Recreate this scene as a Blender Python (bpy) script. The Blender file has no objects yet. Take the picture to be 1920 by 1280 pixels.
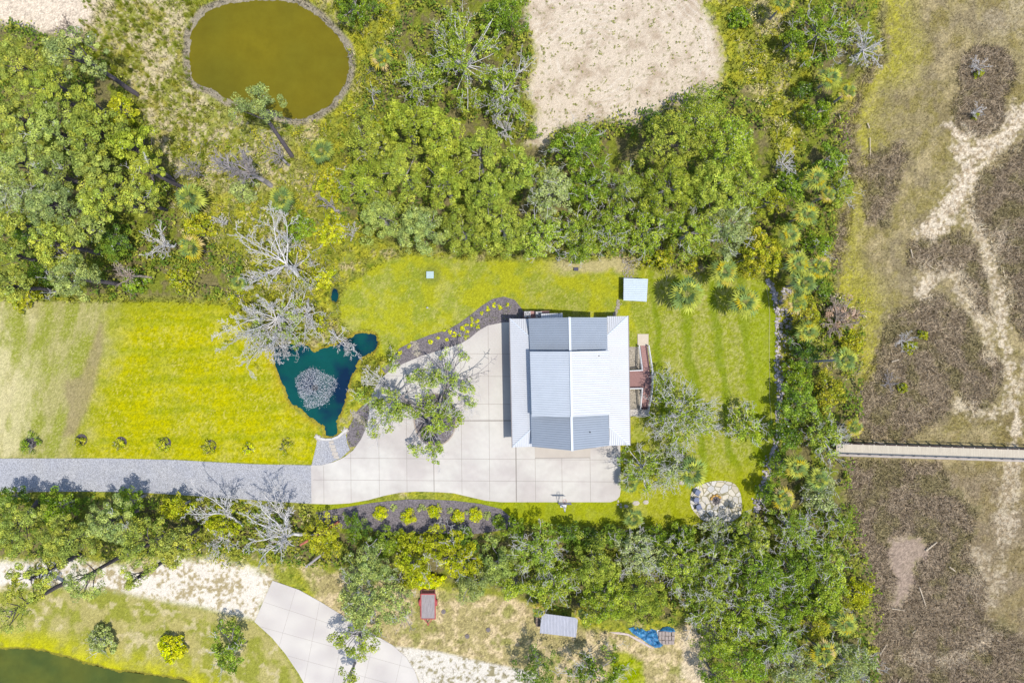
import bpy, bmesh, math, random
import numpy as np
from math import radians, sin, cos, pi, sqrt

# ---------------------------------------------------------------- camera, world, sun, exposure
SC = bpy.context.scene
COL = SC.collection
S = 13.3333          # photo pixels per metre on the ground
H = 97.0             # camera height in metres
cam_d = bpy.data.cameras.new("camera"); cam = bpy.data.objects.new("camera", cam_d); COL.objects.link(cam)
cam.location = (0, 0, H); cam.rotation_euler = (0, 0, 0)
cam_d.sensor_width = 36; cam_d.lens = 36 * H / 144.0
cam_d.clip_start = 1; cam_d.clip_end = 8000
SC.camera = cam
SUN_EL, SX, SY = radians(73), 0.84, -0.54       # direction towards the sun (horizontal part)
w = bpy.data.worlds.new("World"); SC.world = w; w.use_nodes = True
nt = w.node_tree; nt.nodes.clear()
sky = nt.nodes.new("ShaderNodeTexSky"); sky.sky_type = 'NISHITA'; sky.sun_disc = False
sky.sun_elevation = SUN_EL; sky.sun_rotation = math.atan2(SX, SY)
bg = nt.nodes.new("ShaderNodeBackground"); bg.inputs[1].default_value = 0.15
wo = nt.nodes.new("ShaderNodeOutputWorld")
nt.links.new(sky.outputs[0], bg.inputs[0]); nt.links.new(bg.outputs[0], wo.inputs[0])
sd_ = bpy.data.lights.new("sun", 'SUN'); sd_.energy = 3.2; sd_.angle = radians(0.5); sd_.color = (1, .95, .88)
sun = bpy.data.objects.new("sun", sd_); COL.objects.link(sun); sun.location = (0, 0, 200)
from mathutils import Vector
sun.rotation_euler = Vector((SX * cos(SUN_EL), SY * cos(SUN_EL), sin(SUN_EL))).to_track_quat('Z', 'Y').to_euler()
SC.view_settings.view_transform = 'Standard'; SC.view_settings.look = 'None'
SC.view_settings.gamma = 1; SC.view_settings.exposure = 0.85
KLIT = 2.08          # linear picture value of a sunlit white floor at this exposure

# ---------------------------------------------------------------- helpers
def lin(c):
    c = np.asarray(c, float) / 255.0
    return np.where(c <= .04045, c / 12.92, ((c + .055) / 1.055) ** 2.4)
def alb(r, g, b, k=1.0):
    a = lin((r, g, b)) / KLIT * k
    return np.clip(a, 0.002, .9)
def P(px, py, h=0.0):
    f = (1 - h / H) / S
    return ((px - 960) * f, (640 - py) * f)
def P3(px, py, h=0.0):
    x, y = P(px, py, h); return (x, y, h)

def hash2(ix, iy, seed):
    n = (ix.astype(np.int64) * 374761393 + iy.astype(np.int64) * 668265263 + seed * 69069 * 1013) & 0x7fffffff
    n = ((n ^ (n >> 13)) * 1274126177) & 0x7fffffff
    n = (n ^ (n >> 16)) & 0x7fffffff
    return n / float(0x7fffffff)
def vnoise(x, y, seed):
    xi = np.floor(x); yi = np.floor(y); fx = x - xi; fy = y - yi
    fx = fx * fx * (3 - 2 * fx); fy = fy * fy * (3 - 2 * fy)
    a = hash2(xi, yi, seed); b = hash2(xi + 1, yi, seed); c = hash2(xi, yi + 1, seed); d = hash2(xi + 1, yi + 1, seed)
    return a + (b - a) * fx + (c - a) * fy + (a - b - c + d) * fx * fy
def fbm(x, y, scale, seed, octv=4):
    s = np.zeros_like(x); amp = 1; tot = 0; f = 1.0 / scale
    for i in range(octv):
        s += amp * vnoise(x * f + 17.3 * i, y * f - 9.1 * i, seed + i * 7); tot += amp; amp *= .55; f *= 2.03
    return s / tot
def sm(a, b, x):
    t = np.clip((x - a) / (b - a), 0, 1); return t * t * (3 - 2 * t)

def spline(pts, n=6):
    out = []; m = len(pts)
    for i in range(m):
        p0, p1, p2, p3 = [np.array(pts[(i + k) % m], float) for k in (-1, 0, 1, 2)]
        for j in range(n):
            t = j / n
            out.append(tuple(.5 * ((2 * p1) + (-p0 + p2) * t + (2 * p0 - 5 * p1 + 4 * p2 - p3) * t * t + (-p0 + 3 * p1 - 3 * p2 + p3) * t ** 3)))
    return out
def sdist(poly, X, Y, pad=60):
    """signed distance (px, positive inside); only exact near the polygon"""
    poly = np.array(poly, float)
    out = np.full(X.shape, -float(pad) * 2)
    x0, y0 = poly.min(0) - pad; x1, y1 = poly.max(0) + pad
    m = (X > x0) & (X < x1) & (Y > y0) & (Y < y1)
    if not m.any(): return out
    x = X[m]; y = Y[m]; d = np.full(x.shape, 1e9); ins = np.zeros(x.shape, bool)
    n = len(poly)
    for i in range(n):
        ax, ay = poly[i]; bx, by = poly[(i + 1) % n]
        ex, ey = bx - ax, by - ay; L = ex * ex + ey * ey + 1e-9
        t = np.clip(((x - ax) * ex + (y - ay) * ey) / L, 0, 1)
        d = np.minimum(d, (x - ax - t * ex) ** 2 + (y - ay - t * ey) ** 2)
        if ay != by:
            c = ((ay > y) != (by > y)) & (x < (bx - ax) * (y - ay) / (by - ay) + ax)
            ins ^= c
    d = np.sqrt(d); out[m] = np.where(ins, d, -d)
    return out
def ldist(line, X, Y, pad=60):
    """distance to an open polyline, in px"""
    out = np.full(X.shape, 999.0); a = np.array(line, float)
    x0, y0 = a.min(0) - pad; x1, y1 = a.max(0) + pad
    m = (X > x0) & (X < x1) & (Y > y0) & (Y < y1)
    if not m.any(): return out
    x = X[m]; y = Y[m]; d = np.full(x.shape, 1e9)
    for i in range(len(a) - 1):
        ax, ay = a[i]; ex, ey = a[i + 1] - a[i]; L = ex * ex + ey * ey + 1e-9
        t = np.clip(((x - ax) * ex + (y - ay) * ey) / L, 0, 1)
        d = np.minimum(d, (x - ax - t * ex) ** 2 + (y - ay - t * ey) ** 2)
    out[m] = np.sqrt(d); return out

# materials -------------------------------------------------------
def mat(name, color=None, rough=.8, var=.15, scale=2.0, attr=False, bump=0.0, bscale=20.0, metal=0.0, spec=.3,
        transl=0.0, color2=None, c2scale=.3, detail=6, stretch=None):
    m = bpy.data.materials.new(name); m.use_nodes = True; t = m.node_tree; t.nodes.clear(); N = t.nodes.new; Lk = t.links.new
    out = N("ShaderNodeOutputMaterial")
    tc = N("ShaderNodeTexCoord"); src = tc.outputs['Object']
    if stretch:
        mp = N("ShaderNodeMapping"); mp.inputs['Scale'].default_value = stretch; Lk(src, mp.inputs[0]); src = mp.outputs[0]
    if attr:
        a = N("ShaderNodeAttribute"); a.attribute_name = "Col"; base = a.outputs['Color']
    else:
        rgb = N("ShaderNodeRGB"); rgb.outputs[0].default_value = (*[float(v) for v in color], 1); base = rgb.outputs[0]
        if color2 is not None:
            n2 = N("ShaderNodeTexNoise"); n2.inputs['Scale'].default_value = c2scale; n2.inputs['Detail'].default_value = 5; Lk(src, n2.inputs['Vector'])
            rp = N("ShaderNodeValToRGB"); rp.color_ramp.elements[0].position = .38; rp.color_ramp.elements[1].position = .62; Lk(n2.outputs['Fac'], rp.inputs[0])
            mx = N("ShaderNodeMix"); mx.data_type = 'RGBA'; Lk(rp.outputs[0], mx.inputs[0]); Lk(base, mx.inputs[6])
            mx.inputs[7].default_value = (*[float(v) for v in color2], 1); base = mx.outputs[2]
    no = None
    if var > 0:
        no = N("ShaderNodeTexNoise"); no.inputs['Scale'].default_value = scale; no.inputs['Detail'].default_value = detail; no.inputs['Roughness'].default_value = .65
        Lk(src, no.inputs['Vector'])
        mr = N("ShaderNodeMapRange"); mr.inputs[1].default_value = .3; mr.inputs[2].default_value = .7
        mr.inputs[3].default_value = 1 - var; mr.inputs[4].default_value = 1 + var; Lk(no.outputs['Fac'], mr.inputs[0])
        vm = N("ShaderNodeVectorMath"); vm.operation = 'SCALE'; Lk(base, vm.inputs[0]); Lk(mr.outputs[0], vm.inputs['Scale']); base = vm.outputs[0]
    if transl > 0:
        d = N("ShaderNodeBsdfDiffuse"); tr = N("ShaderNodeBsdfTranslucent"); mi = N("ShaderNodeMixShader"); mi.inputs[0].default_value = transl
        Lk(base, d.inputs[0]); Lk(base, tr.inputs[0]); Lk(d.outputs[0], mi.inputs[1]); Lk(tr.outputs[0], mi.inputs[2]); Lk(mi.outputs[0], out.inputs[0])
        return m
    b = N("ShaderNodeBsdfPrincipled"); Lk(base, b.inputs['Base Color'])
    b.inputs['Roughness'].default_value = rough; b.inputs['Metallic'].default_value = metal; b.inputs['Specular IOR Level'].default_value = spec
    if bump > 0:
        nb = N("ShaderNodeTexNoise"); nb.inputs['Scale'].default_value = bscale; nb.inputs['Detail'].default_value = 8; Lk(src, nb.inputs['Vector'])
        bp = N("ShaderNodeBump"); bp.inputs['Strength'].default_value = bump; bp.inputs['Distance'].default_value = .06; Lk(nb.outputs['Fac'], bp.inputs['Height'])
        Lk(bp.outputs[0], b.inputs['Normal'])
    Lk(b.outputs[0], out.inputs[0])
    return m

# objects ---------------------------------------------------------
def tagobj(o, label=None, cat=None, group=None, kind=None):
    if label: o['label'] = label
    if cat: o['category'] = cat
    if group: o['group'] = group
    if kind: o['kind'] = kind
    return o
def thing(name, label, cat, loc=(0, 0, 0), group=None, rz=0):
    o = bpy.data.objects.new(name, None); COL.objects.link(o); o.location = loc; o.rotation_euler = (0, 0, rz)
    o.empty_display_size = .3
    return tagobj(o, label, cat, group)
def mesh_np(name, V, F, m, parent=None, cols=None, smooth=False):
    me = bpy.data.meshes.new(name); V = np.ascontiguousarray(V, np.float32); F = np.ascontiguousarray(F, np.int32)
    nf, k = F.shape
    me.vertices.add(len(V)); me.vertices.foreach_set("co", V.ravel())
    me.loops.add(nf * k); me.loops.foreach_set("vertex_index", F.ravel())
    me.polygons.add(nf); me.polygons.foreach_set("loop_start", np.arange(nf, dtype=np.int32) * k)
    me.update(calc_edges=True)
    if cols is not None:
        ca = me.color_attributes.new("Col", 'FLOAT_COLOR', 'POINT')
        c4 = np.ones((len(V), 4), np.float32); c4[:, :3] = cols; ca.data.foreach_set("color", c4.ravel())
    if smooth: me.polygons.foreach_set("use_smooth", np.ones(nf, bool))
    for mm in (m if isinstance(m, (list, tuple)) else [m]): me.materials.append(mm)
    o = bpy.data.objects.new(name, me); COL.objects.link(o)
    if parent: o.parent = parent
    return o
class MB:
    def __init__(s): s.v = []; s.f = []
    def add(s, vs, fs):
        n = len(s.v); s.v += [tuple(v) for v in vs]; s.f += [tuple(i + n for i in f) for f in fs]; return s
    def box(s, x0, x1, y0, y1, z0, z1):
        return s.add([(x0, y0, z0), (x1, y0, z0), (x1, y1, z0), (x0, y1, z0), (x0, y0, z1), (x1, y0, z1), (x1, y1, z1), (x0, y1, z1)],
                     [(3, 2, 1, 0), (4, 5, 6, 7), (0, 1, 5, 4), (1, 2, 6, 5), (2, 3, 7, 6), (3, 0, 4, 7)])
    def prism(s, pts, z0, z1):
        a = sum(pts[i][0] * pts[(i + 1) % len(pts)][1] - pts[(i + 1) % len(pts)][0] * pts[i][1] for i in range(len(pts)))
        if a < 0: pts = pts[::-1]
        n = len(pts)
        return s.add([(x, y, z0) for x, y in pts] + [(x, y, z1) for x, y in pts],
                     [tuple(range(n, 2 * n)), tuple(range(n - 1, -1, -1))] + [(i, (i + 1) % n, n + (i + 1) % n, n + i) for i in range(n)])
    def bar(s, a, b, w_, h_):
        """a beam of width w_ and height h_ between two points (top centre-line)"""
        a = Vector(a); b = Vector(b); d = (b - a); side = Vector((-d.y, d.x, 0))
        side = side.normalized() * w_ / 2 if side.length > 1e-6 else Vector((w_ / 2, 0, 0))
        if d.length > 1e-6 and abs(d.normalized().z) > .95:
            up = Vector((0, h_, 0)); 
        else: up = Vector((0, 0, h_))
        vs = [a - side - up, b - side - up, b + side - up, a + side - up, a - side, b - side, b + side, a + side]
        return s.add(vs, [(0, 1, 2, 3), (7, 6, 5, 4), (0, 4, 5, 1), (1, 5, 6, 2), (2, 6, 7, 3), (3, 7, 4, 0)])
    def cyl(s, a, b, r0, r1, n=10, caps=True):
        a = Vector(a); b = Vector(b); d = (b - a).normalized(); u = d.orthogonal().normalized(); v = d.cross(u)
        vs = [a + (u * cos(2 * pi * i / n) + v * sin(2 * pi * i / n)) * r0 for i in range(n)] + [b + (u * cos(2 * pi * i / n) + v * sin(2 * pi * i / n)) * r1 for i in range(n)]
        fs = [(i, (i + 1) % n, n + (i + 1) % n, n + i) for i in range(n)]
        if caps: fs += [tuple(range(n - 1, -1, -1)), tuple(range(n, 2 * n))]
        return s.add(vs, fs)
    def torus(s, c, R, r, n=20, k=6):
        vs = []; fs = []
        for i in range(n):
            for j in range(k):
                t = 2 * pi * i / n; q = 2 * pi * j / k
                vs.append((c[0] + (R + r * cos(q)) * cos(t), c[1] + (R + r * cos(q)) * sin(t), c[2] + r * sin(q)))
                fs.append((i * k + j, ((i + 1) % n) * k + j, ((i + 1) % n) * k + (j + 1) % k, i * k + (j + 1) % k))
        return s.add(vs, fs)
    def build(s, name, m, parent=None, local=None, smooth=False):
        me = bpy.data.meshes.new(name); v = s.v
        if local is not None: v = [(x - local[0], y - local[1], z - local[2]) for x, y, z in v]
        me.from_pydata(v, [], s.f); me.update()
        if smooth: me.polygons.foreach_set("use_smooth", [True] * len(me.polygons))
        me.materials.append(m)
        o = bpy.data.objects.new(name, me); COL.objects.link(o)
        if parent: o.parent = parent
        return o
def rock_bm(rng, sx, sy, sz, n=7):
    """irregular rounded stone as verts, faces (bottom at 0)"""
    vs = []; fs = []; rings = 3
    for k in range(rings):
        rr = (1.0, .92, .55)[k]; z = (0, .6, 1.0)[k]
        for i in range(n):
            t = 2 * pi * i / n
            q = rr * (1 + .22 * (rng.random() - .5))
            vs.append((sx * q * cos(t), sy * q * sin(t), sz * (z + .1 * (rng.random() - .5) * (k > 0))))
    for k in range(rings - 1):
        for i in range(n): fs.append((k * n + i, k * n + (i + 1) % n, (k + 1) * n + (i + 1) % n, (k + 1) * n + i))
    fs.append(tuple(range((rings - 1) * n, rings * n)))
    return vs, fs

# ---------------------------------------------------------------- outlines, in photo pixels on the ground
BROWN_POND = spline([(362, 150), (355, 110), (358, 60), (374, 32), (400, 14), (440, 4), (520, -2), (570, 12), (605, 38), (640, 75), (655, 110), (650, 150), (630, 185), (600, 210), (560, 224), (517, 214), (480, 198), (430, 188), (395, 168)], 4)
BLUE_POND = spline([(515, 647), (546, 643), (572, 646), (590, 656), (615, 650), (640, 640), (662, 628), (685, 624), (703, 627), (708, 645), (697, 662), (677, 672), (667, 694), (657, 708), (652, 735), (644, 762), (637, 780), (632, 795), (632, 812), (620, 819), (608, 816), (606, 800), (588, 789), (566, 768), (548, 760), (538, 745), (529, 722), (523, 702), (515, 680)], 4)
SMALL_POND = spline([(622, 541), (632, 540), (635, 552), (630, 566), (622, 563), (619, 551)], 4)
SW_POND = spline([(-60, 1222), (0, 1216), (60, 1217), (90, 1222), (140, 1236), (200, 1253), (260, 1262), (330, 1272), (360, 1285), (380, 1330), (-60, 1340)], 4)
DRIVE = [(583, 872), (602, 872), (625, 866), (645, 857), (662, 844), (677, 823), (687, 801), (692, 775), (693, 753), (699, 735), (712, 712), (730, 695), (755, 682), (790, 667), (830, 655), (862, 645), (882, 633), (897, 620), (915, 610), (945, 604), (1000, 604), (1000, 830), (1163, 830), (1164, 918), (1162, 930), (1156, 937), (1145, 941), (1060, 941), (975, 941), (940, 941), (910, 938), (880, 931), (850, 924), (820, 922), (780, 921), (750, 923), (720, 929), (690, 937), (655, 943), (620, 945), (584, 944)]
GRAVEL = [(-80, 859), (0, 859), (100, 859), (200, 859), (330, 862), (400, 866), (480, 870), (583, 872), (584, 944), (520, 940), (430, 934), (350, 928), (250, 922), (150, 921), (0, 922), (-80, 922)]
LAWN_W = [(-80, 563), (0, 562), (100, 565), (190, 566), (300, 566), (420, 572), (455, 590), (480, 620), (500, 640), (512, 665), (520, 700), (530, 735), (545, 762), (565, 778), (590, 795), (605, 815), (592, 835), (584, 870), (480, 868), (330, 860), (0, 857), (-80, 857)]
LAWN_N = [(636, 572), (645, 545), (670, 522), (700, 502), (730, 488), (770, 478), (860, 486), (940, 490), (1010, 488), (1080, 490), (1170, 484), (1185, 500), (1260, 512), (1330, 515), (1400, 520), (1440, 530), (1452, 560), (1457, 600), (1455, 660), (1456, 740), (1450, 800), (1444, 850), (1425, 900), (1415, 955), (1395, 975), (1300, 985), (1200, 985), (1000, 985), (900, 955), (700, 950), (640, 960), (590, 955), (584, 940), (655, 940), (945, 935), (1000, 700), (945, 604), (880, 635), (760, 680), (735, 672), (706, 668), (712, 645), (705, 622), (680, 618), (655, 622), (640, 610)]
SAND_N = [(990, -40), (990, 0), (985, 40), (1000, 75), (1005, 110), (985, 170), (1005, 210), (988, 270), (1020, 275), (1050, 240), (1130, 225), (1200, 235), (1240, 200), (1300, 190), (1345, 165), (1356, 110), (1345, 60), (1320, 15), (1300, -40)]
MARSH = [(1665, -80), (1660, 0), (1650, 40), (1668, 100), (1625, 120), (1600, 170), (1560, 230), (1585, 280), (1600, 350), (1570, 400), (1560, 480), (1575, 560), (1595, 600), (1605, 680), (1600, 760), (1590, 830), (1585, 900), (1595, 1000), (1630, 1080), (1645, 1150), (1640, 1360), (9000, 1360), (9000, -80)]
MARSH_BIG = MARSH[:-4] + [(1640, 1360), (1640, 60000), (60000, 60000), (60000, -60000), (1665, -60000)]
S_STRIP = [(-80, 1050), (0, 1055), (120, 1050), (230, 1062), (330, 1050), (420, 1050), (505, 1078), (515, 1092), (475, 1160), (440, 1155), (380, 1140), (300, 1128), (200, 1110), (100, 1100), (-80, 1110)]
LAWN_SW = [(-80, 1100), (200, 1105), (300, 1125), (400, 1145), (478, 1165), (520, 1205), (560, 1270), (575, 1360), (-80, 1360)]
S_YARD = [(560, 1060), (620, 1075), (700, 1060), (760, 1100), (850, 1110), (960, 1120), (1100, 1180), (1180, 1190), (1260, 1180), (1310, 1150), (1330, 1220), (1310, 1360), (570, 1360), (785, 1280), (740, 1215), (600, 1130)]
WGRAVEL = [(735, 1212), (770, 1214), (830, 1222), (880, 1235), (935, 1246), (1010, 1262), (1000, 1360), (790, 1360), (785, 1275), (765, 1240)]
N_DRIVE = [(511, 1088), (560, 1105), (600, 1127), (650, 1158), (700, 1188), (735, 1208), (762, 1232), (778, 1258), (787, 1285), (790, 1360), (600, 1360), (578, 1295), (560, 1262), (535, 1225), (510, 1195), (477, 1165)]
BED_N = [(737, 668), (750, 652), (775, 640), (805, 628), (840, 618), (862, 605), (885, 588), (905, 572), (925, 560), (945, 556), (965, 562), (978, 578), (984, 590), (984, 604), (946, 604), (915, 610), (897, 620), (882, 633), (862, 645), (830, 655), (790, 667), (755, 682), (737, 692), (722, 700), (715, 690), (733, 680)]
BED_S = [(592, 960), (640, 952), (700, 942), (760, 936), (800, 936), (850, 938), (900, 944), (940, 954), (956, 968), (960, 990), (900, 1000), (760, 1000), (640, 990), (600, 975)]
BED_POND = [(692, 756), (680, 760), (668, 772), (660, 790), (652, 805), (650, 822), (656, 838), (668, 836), (677, 823), (687, 801), (691, 780)]
ISLAND = [(816 + 38 * cos(t * pi / 12), 787 + 47 * sin(t * pi / 12)) for t in range(24)]
NW_TAN = [(160, -40), (360, -40), (355, 60), (345, 130), (400, 190), (520, 235), (560, 300), (540, 340), (440, 360), (330, 330), (270, 250), (250, 180), (180, 120), (100, 60)]
NW_SAND = [(-60, -40), (190, -40), (170, 40), (110, 90), (60, 70), (20, 60), (-60, 40)]
BRUSH = [
    [(1850 + 55 * cos(t * pi / 8), 138 + 52 * sin(t * pi / 8)) for t in range(16)], [(1835 + 50 * cos(t * pi / 8), 207 + 48 * sin(t * pi / 8)) for t in range(16)],
    [(1822, 380), (1840, 330), (1870, 300), (1925, 262), (2100, 250), (2100, 640), (1920, 640), (1898, 600), (1882, 520), (1855, 450), (1825, 410)],
    [(1703, 452), (1760, 452), (1800, 435), (1830, 455), (1848, 520), (1852, 570), (1862, 582), (1832, 590), (1815, 545), (1800, 506), (1740, 506), (1704, 500)],
    [(1665, 600), (1700, 578), (1760, 550), (1812, 590), (1832, 640), (1882, 690), (1870, 732), (1850, 764), (1820, 768), (1790, 722), (1780, 770), (1740, 800), (1700, 822), (1580, 832), (1590, 750), (1640, 680)],
    [(1560, 235), (1600, 190), (1632, 120), (1600, 60), (1640, 0), (1655, 30), (1660, 110), (1640, 130), (1610, 200), (1600, 260), (1612, 300), (1690, 268), (1702, 300), (1680, 345), (1662, 425), (1625, 415), (1620, 335), (1575, 355)],
    [(1550, 400), (1600, 385), (1590, 450), (1575, 490), (1555, 540), (1548, 470)],
    [(1580, 862), (1760, 862), (1790, 925), (1830, 960), (1815, 1030), (1850, 1100), (1840, 1160), (1925, 1200), (1990, 1360), (1640, 1360), (1645, 1150), (1600, 1010)]]
MUD = [(1668, 1010), (1700, 1000), (1735, 1010), (1745, 1035), (1715, 1060), (1712, 1100), (1690, 1140), (1668, 1145), (1682, 1085), (1664, 1060)]
FOREST = [
    [(-80, 30), (0, 40), (50, 50), (110, 60), (190, 90), (230, 150), (270, 210), (290, 270), (330, 320), (340, 420), (420, 470), (470, 480), (440, 560), (300, 562), (-80, 560)],
    [(640, 250), (690, 190), (740, 60), (760, -60), (985, -60), (1000, 100), (985, 200), (990, 270), (1060, 230), (1180, 215), (1300, 170), (1400, 160), (1440, 200), (1450, 280), (1490, 300), (1530, 100), (1470, 60), (1470, -40), (1600, -60), (1650, 60), (1630, 120), (1570, 180), (1590, 300), (1560, 420), (1560, 520), (1500, 560), (1455, 528), (1380, 500), (1250, 505), (1190, 480), (1010, 480), (860, 478), (770, 470), (700, 440), (640, 400)],
    [(1470, 560), (1560, 540), (1605, 620), (1610, 760), (1590, 830), (1590, 930), (1610, 1020), (1640, 1080), (1640, 1360), (1320, 1360), (1300, 1160), (1180, 1170), (1000, 1130), (900, 1100), (740, 1090), (600, 1060), (420, 1040), (200, 1040), (-80, 1050), (-80, 928), (150, 930), (350, 935), (580, 950), (620, 985), (700, 992), (960, 990), (1200, 988), (1400, 980), (1425, 920), (1450, 860), (1470, 780), (1480, 700)]]

C = lambda r, g, b: lin((r, g, b)) / KLIT
def ground_fn(X, Y, fine=True):
    """albedo, class (0 wild ground, 1 lawn, 2 sand, 3 marsh) and height at photo-pixel ground positions"""
    n1 = fbm(X, Y, 60, 1, 4); n2 = fbm(X, Y, 14, 5, 4); n3 = fbm(X, Y, 5, 9, 3); n4 = fbm(X, Y, 28, 21, 4); n5 = fbm(X, Y, 2.2, 33, 2)
    wob = (n2 - .5) * 26 + (n3 - .5) * 12
    def mx(a, b, m): return a * (1 - m[..., None]) + b * m[..., None]
    one = np.ones_like(X)[..., None]
    col = mx(C(156, 160, 62) * one, C(182, 180, 58) * one, sm(.44, .62, n2))
    col = mx(col, C(205, 190, 135) * one, sm(.54, .68, n4 * .6 + n3 * .4))
    col = mx(col, C(98, 118, 30) * one, sm(.58, .72, n3) * .8)
    cls = np.zeros(X.shape, int)
    # tan meadow, north-west
    t = sm(-25, 20, sdist(NW_TAN, X, Y) + wob)
    c2 = mx(C(216, 202, 160) * one, C(156, 160, 74) * one, sm(.4, .54, n3 * .5 + n4 * .5)); c2 = mx(c2, C(176, 168, 74) * one, sm(.58, .7, n2) * .7)
    col = mx(col, c2, t)
    t = sm(-10, 8, sdist(NW_SAND, X, Y) + wob * .7); col = mx(col, C(238, 220, 195) * one, t)
    # forest floor
    for f in FOREST:
        t = sm(-8, 14, sdist(f, X, Y) + wob * .5)
        col = mx(col, mx(C(128, 118, 82) * one, C(126, 136, 50) * one, sm(.4, .62, n2)), t * .9)
    # sand clearing
    d = sdist(SAND_N, X, Y) + wob * .6
    t = sm(-11, 12, d + (n3 - .5) * 14); sc = mx(C(230, 213, 188) * one, C(200, 180, 154) * one, sm(.45, .72, n4 * .5 + n2 * .5))
    arcs = np.abs(np.sin((np.hypot(X - 1110, (Y - 120) * 1.25)) * .24 + n4 * 5))
    sc = mx(sc, C(246, 234, 214) * one, sm(.86, .98, arcs) * sm(.4, .6, n1) * .45)
    sc = mx(sc, C(150, 145, 95) * one, sm(.68, .74, n3) * .7)
    col = mx(col, sc, t); cls[d > 0] = 2
    # sand and dry grass south
    d = sdist(S_STRIP, X, Y) + wob * .8; t = sm(-12, 8, d)
    c2 = mx(C(248, 238, 220) * one, C(188, 172, 130) * one, sm(.5, .64, n3 * .55 + n4 * .45)); col = mx(col, c2, t); cls[d > 0] = 2
    d = sdist(S_YARD, X, Y) + wob * .5; t = sm(-8, 8, d)
    c2 = mx(C(188, 174, 118) * one, C(226, 204, 158) * one, sm(.44, .58, n2 * .6 + n4 * .4)); c2 = mx(c2, C(150, 152, 70) * one, sm(.54, .7, n4) * .8); c2 = mx(c2, C(150, 136, 96) * one, sm(.6, .74, n3) * .7)
    col = mx(col, c2, t)
    d = sdist([(1145, 1222), (1170, 1222), (1205, 1240), (1215, 1360), (1145, 1360)], X, Y) + wob * .5; col = mx(col, mx(C(150, 165, 10) * one, C(178, 182, 60) * one, sm(.45, .65, n2)), sm(-6, 6, d))
    d = sdist([(1280, 1190), (1330, 1150), (1330, 1290), (1280, 1270)], X, Y) + wob; col = mx(col, C(236, 216, 184) * one, sm(-6, 8, d) * .8)
    d = sdist(LAWN_SW, X, Y) + wob * .4; t = sm(-10, 10, d)
    yb = sm(60, 0, -sdist(SW_POND, X, Y, 90))
    c2 = mx(C(190, 180, 112) * one, C(160, 162, 68) * one, sm(.42, .62, n4)); c2 = mx(c2, C(222, 206, 160) * one, sm(.58, .7, n2) * .7)
    c2 = mx(c2, mx(C(206, 202, 20) * one, C(180, 178, 40) * one, sm(.4, .6, n2)), yb * .9); col = mx(col, c2, t); cls[d > 0] = 1
    d = sdist(WGRAVEL, X, Y) + wob * .15; t = sm(-4, 3, d); c2 = mx(C(240, 232, 216) * one, C(170, 160, 124) * one, sm(.52, .66, n3 * .7 + n2 * .3)); col = mx(col, c2, t); cls[d > 0] = 2
    # lawns
    d = sdist(LAWN_W, X, Y) + wob * .12; t = sm(-3, 2, d)
    w0 = sm(235, 140, X + (n4 - .5) * 90 + (n2 - .5) * 40 + (Y - 700) * .22)
    g = mx(C(194, 188, 6) * one, C(176, 176, 14) * one, sm(.38, .66, n4 * .7 + n2 * .3)); g = mx(g, C(206, 198, 84) * one, sm(.5, .66, n1 * .45 + n3 * .55) * .6); g = mx(g, C(206, 190, 110) * one, sm(.6, .8, n5) * sm(.45, .65, n4) * .7); g = mx(g, C(150, 160, 30) * one, sm(.46, .32, n5) * .5)
    st = np.sin(Y * .115 + (n1 - .5) * 3 + X * .003); g = mx(g, C(146, 160, 24) * one, sm(.3, 1, st) * .5 * sm(.25, .6, n1)); g = mx(g, C(212, 206, 60) * one, sm(.2, 1, np.sin(Y * .33 + (n1 - .5) * 9 + (n4 - .5) * 4 + X * .006)) * .2); g = mx(g, C(150, 160, 40) * one, sm(600, 575, Y + (n2 - .5) * 30) * .5); g = mx(g, C(156, 164, 40) * one, sm(.5, .7, fbm(X, Y, 90, 41, 3)) * .45)
    av = fbm(X + (Y - 700) * .2, Y * .3, 22, 211, 5); gw = mx(C(160, 166, 68) * one, C(184, 178, 112) * one, sm(.38, .64, av)); gw = mx(gw, C(198, 186, 136) * one, sm(.54, .76, n5) * .5); gw = mx(gw, C(224, 212, 160) * one, sm(.5, .72, fbm(X, Y * .5, 40, 61, 5)) * sm(120, 20, X) * .8)
    g = mx(g, gw, w0)
    d2 = sdist([(186, 600), (196, 606), (192, 660), (180, 720), (165, 770), (140, 815), (118, 818), (128, 770), (118, 725), (122, 712), (150, 705), (168, 650)], X, Y) + wob * .3
    g = mx(g, C(168, 152, 112) * one, sm(-6, 8, d2) * .75)
    e = sm(26, 4, np.abs(sdist(BLUE_POND, X, Y))); g = mx(g, C(190, 172, 40) * one, e * .7 * sm(.35, .6, n2))
    col = mx(col, g, t); cls[d > 0] = 1
    d = sdist(LAWN_N, X, Y) + wob * .2; t = sm(-5, 4, d)
    g = mx(C(180, 182, 44) * one, C(158, 168, 56) * one, sm(.4, .62, n4)); g = mx(g, C(190, 188, 100) * one, sm(.5, .68, n1 * .4 + n2 * .3 + n3 * .3) * .6); g = mx(g, C(196, 184, 120) * one, sm(.62, .8, n5) * sm(.4, .6, n4) * .5)
    e = sm(1195, 1230, X); st = np.sin((X - Y * .12) * .11 + (n1 - .5) * 4)
    ge = mx(C(160, 168, 46) * one, C(178, 176, 96) * one, sm(.42, .6, n2 * .35 + n3 * .65) * .8); ge = mx(ge, C(196, 190, 128) * one, sm(.56, .76, n5) * .45); ge = mx(ge, C(138, 154, 34) * one, sm(.44, .3, n5) * .4); ge = mx(ge, C(130, 150, 24) * one, sm(.3, 1, st) * .75); ge = mx(ge, C(156, 172, 24) * one, sm(1385, 1430, X) * .6)
    ge = mx(ge, C(176, 178, 22) * one, sm(850, 900, Y) * .6)
    g = mx(g, ge, e)
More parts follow.
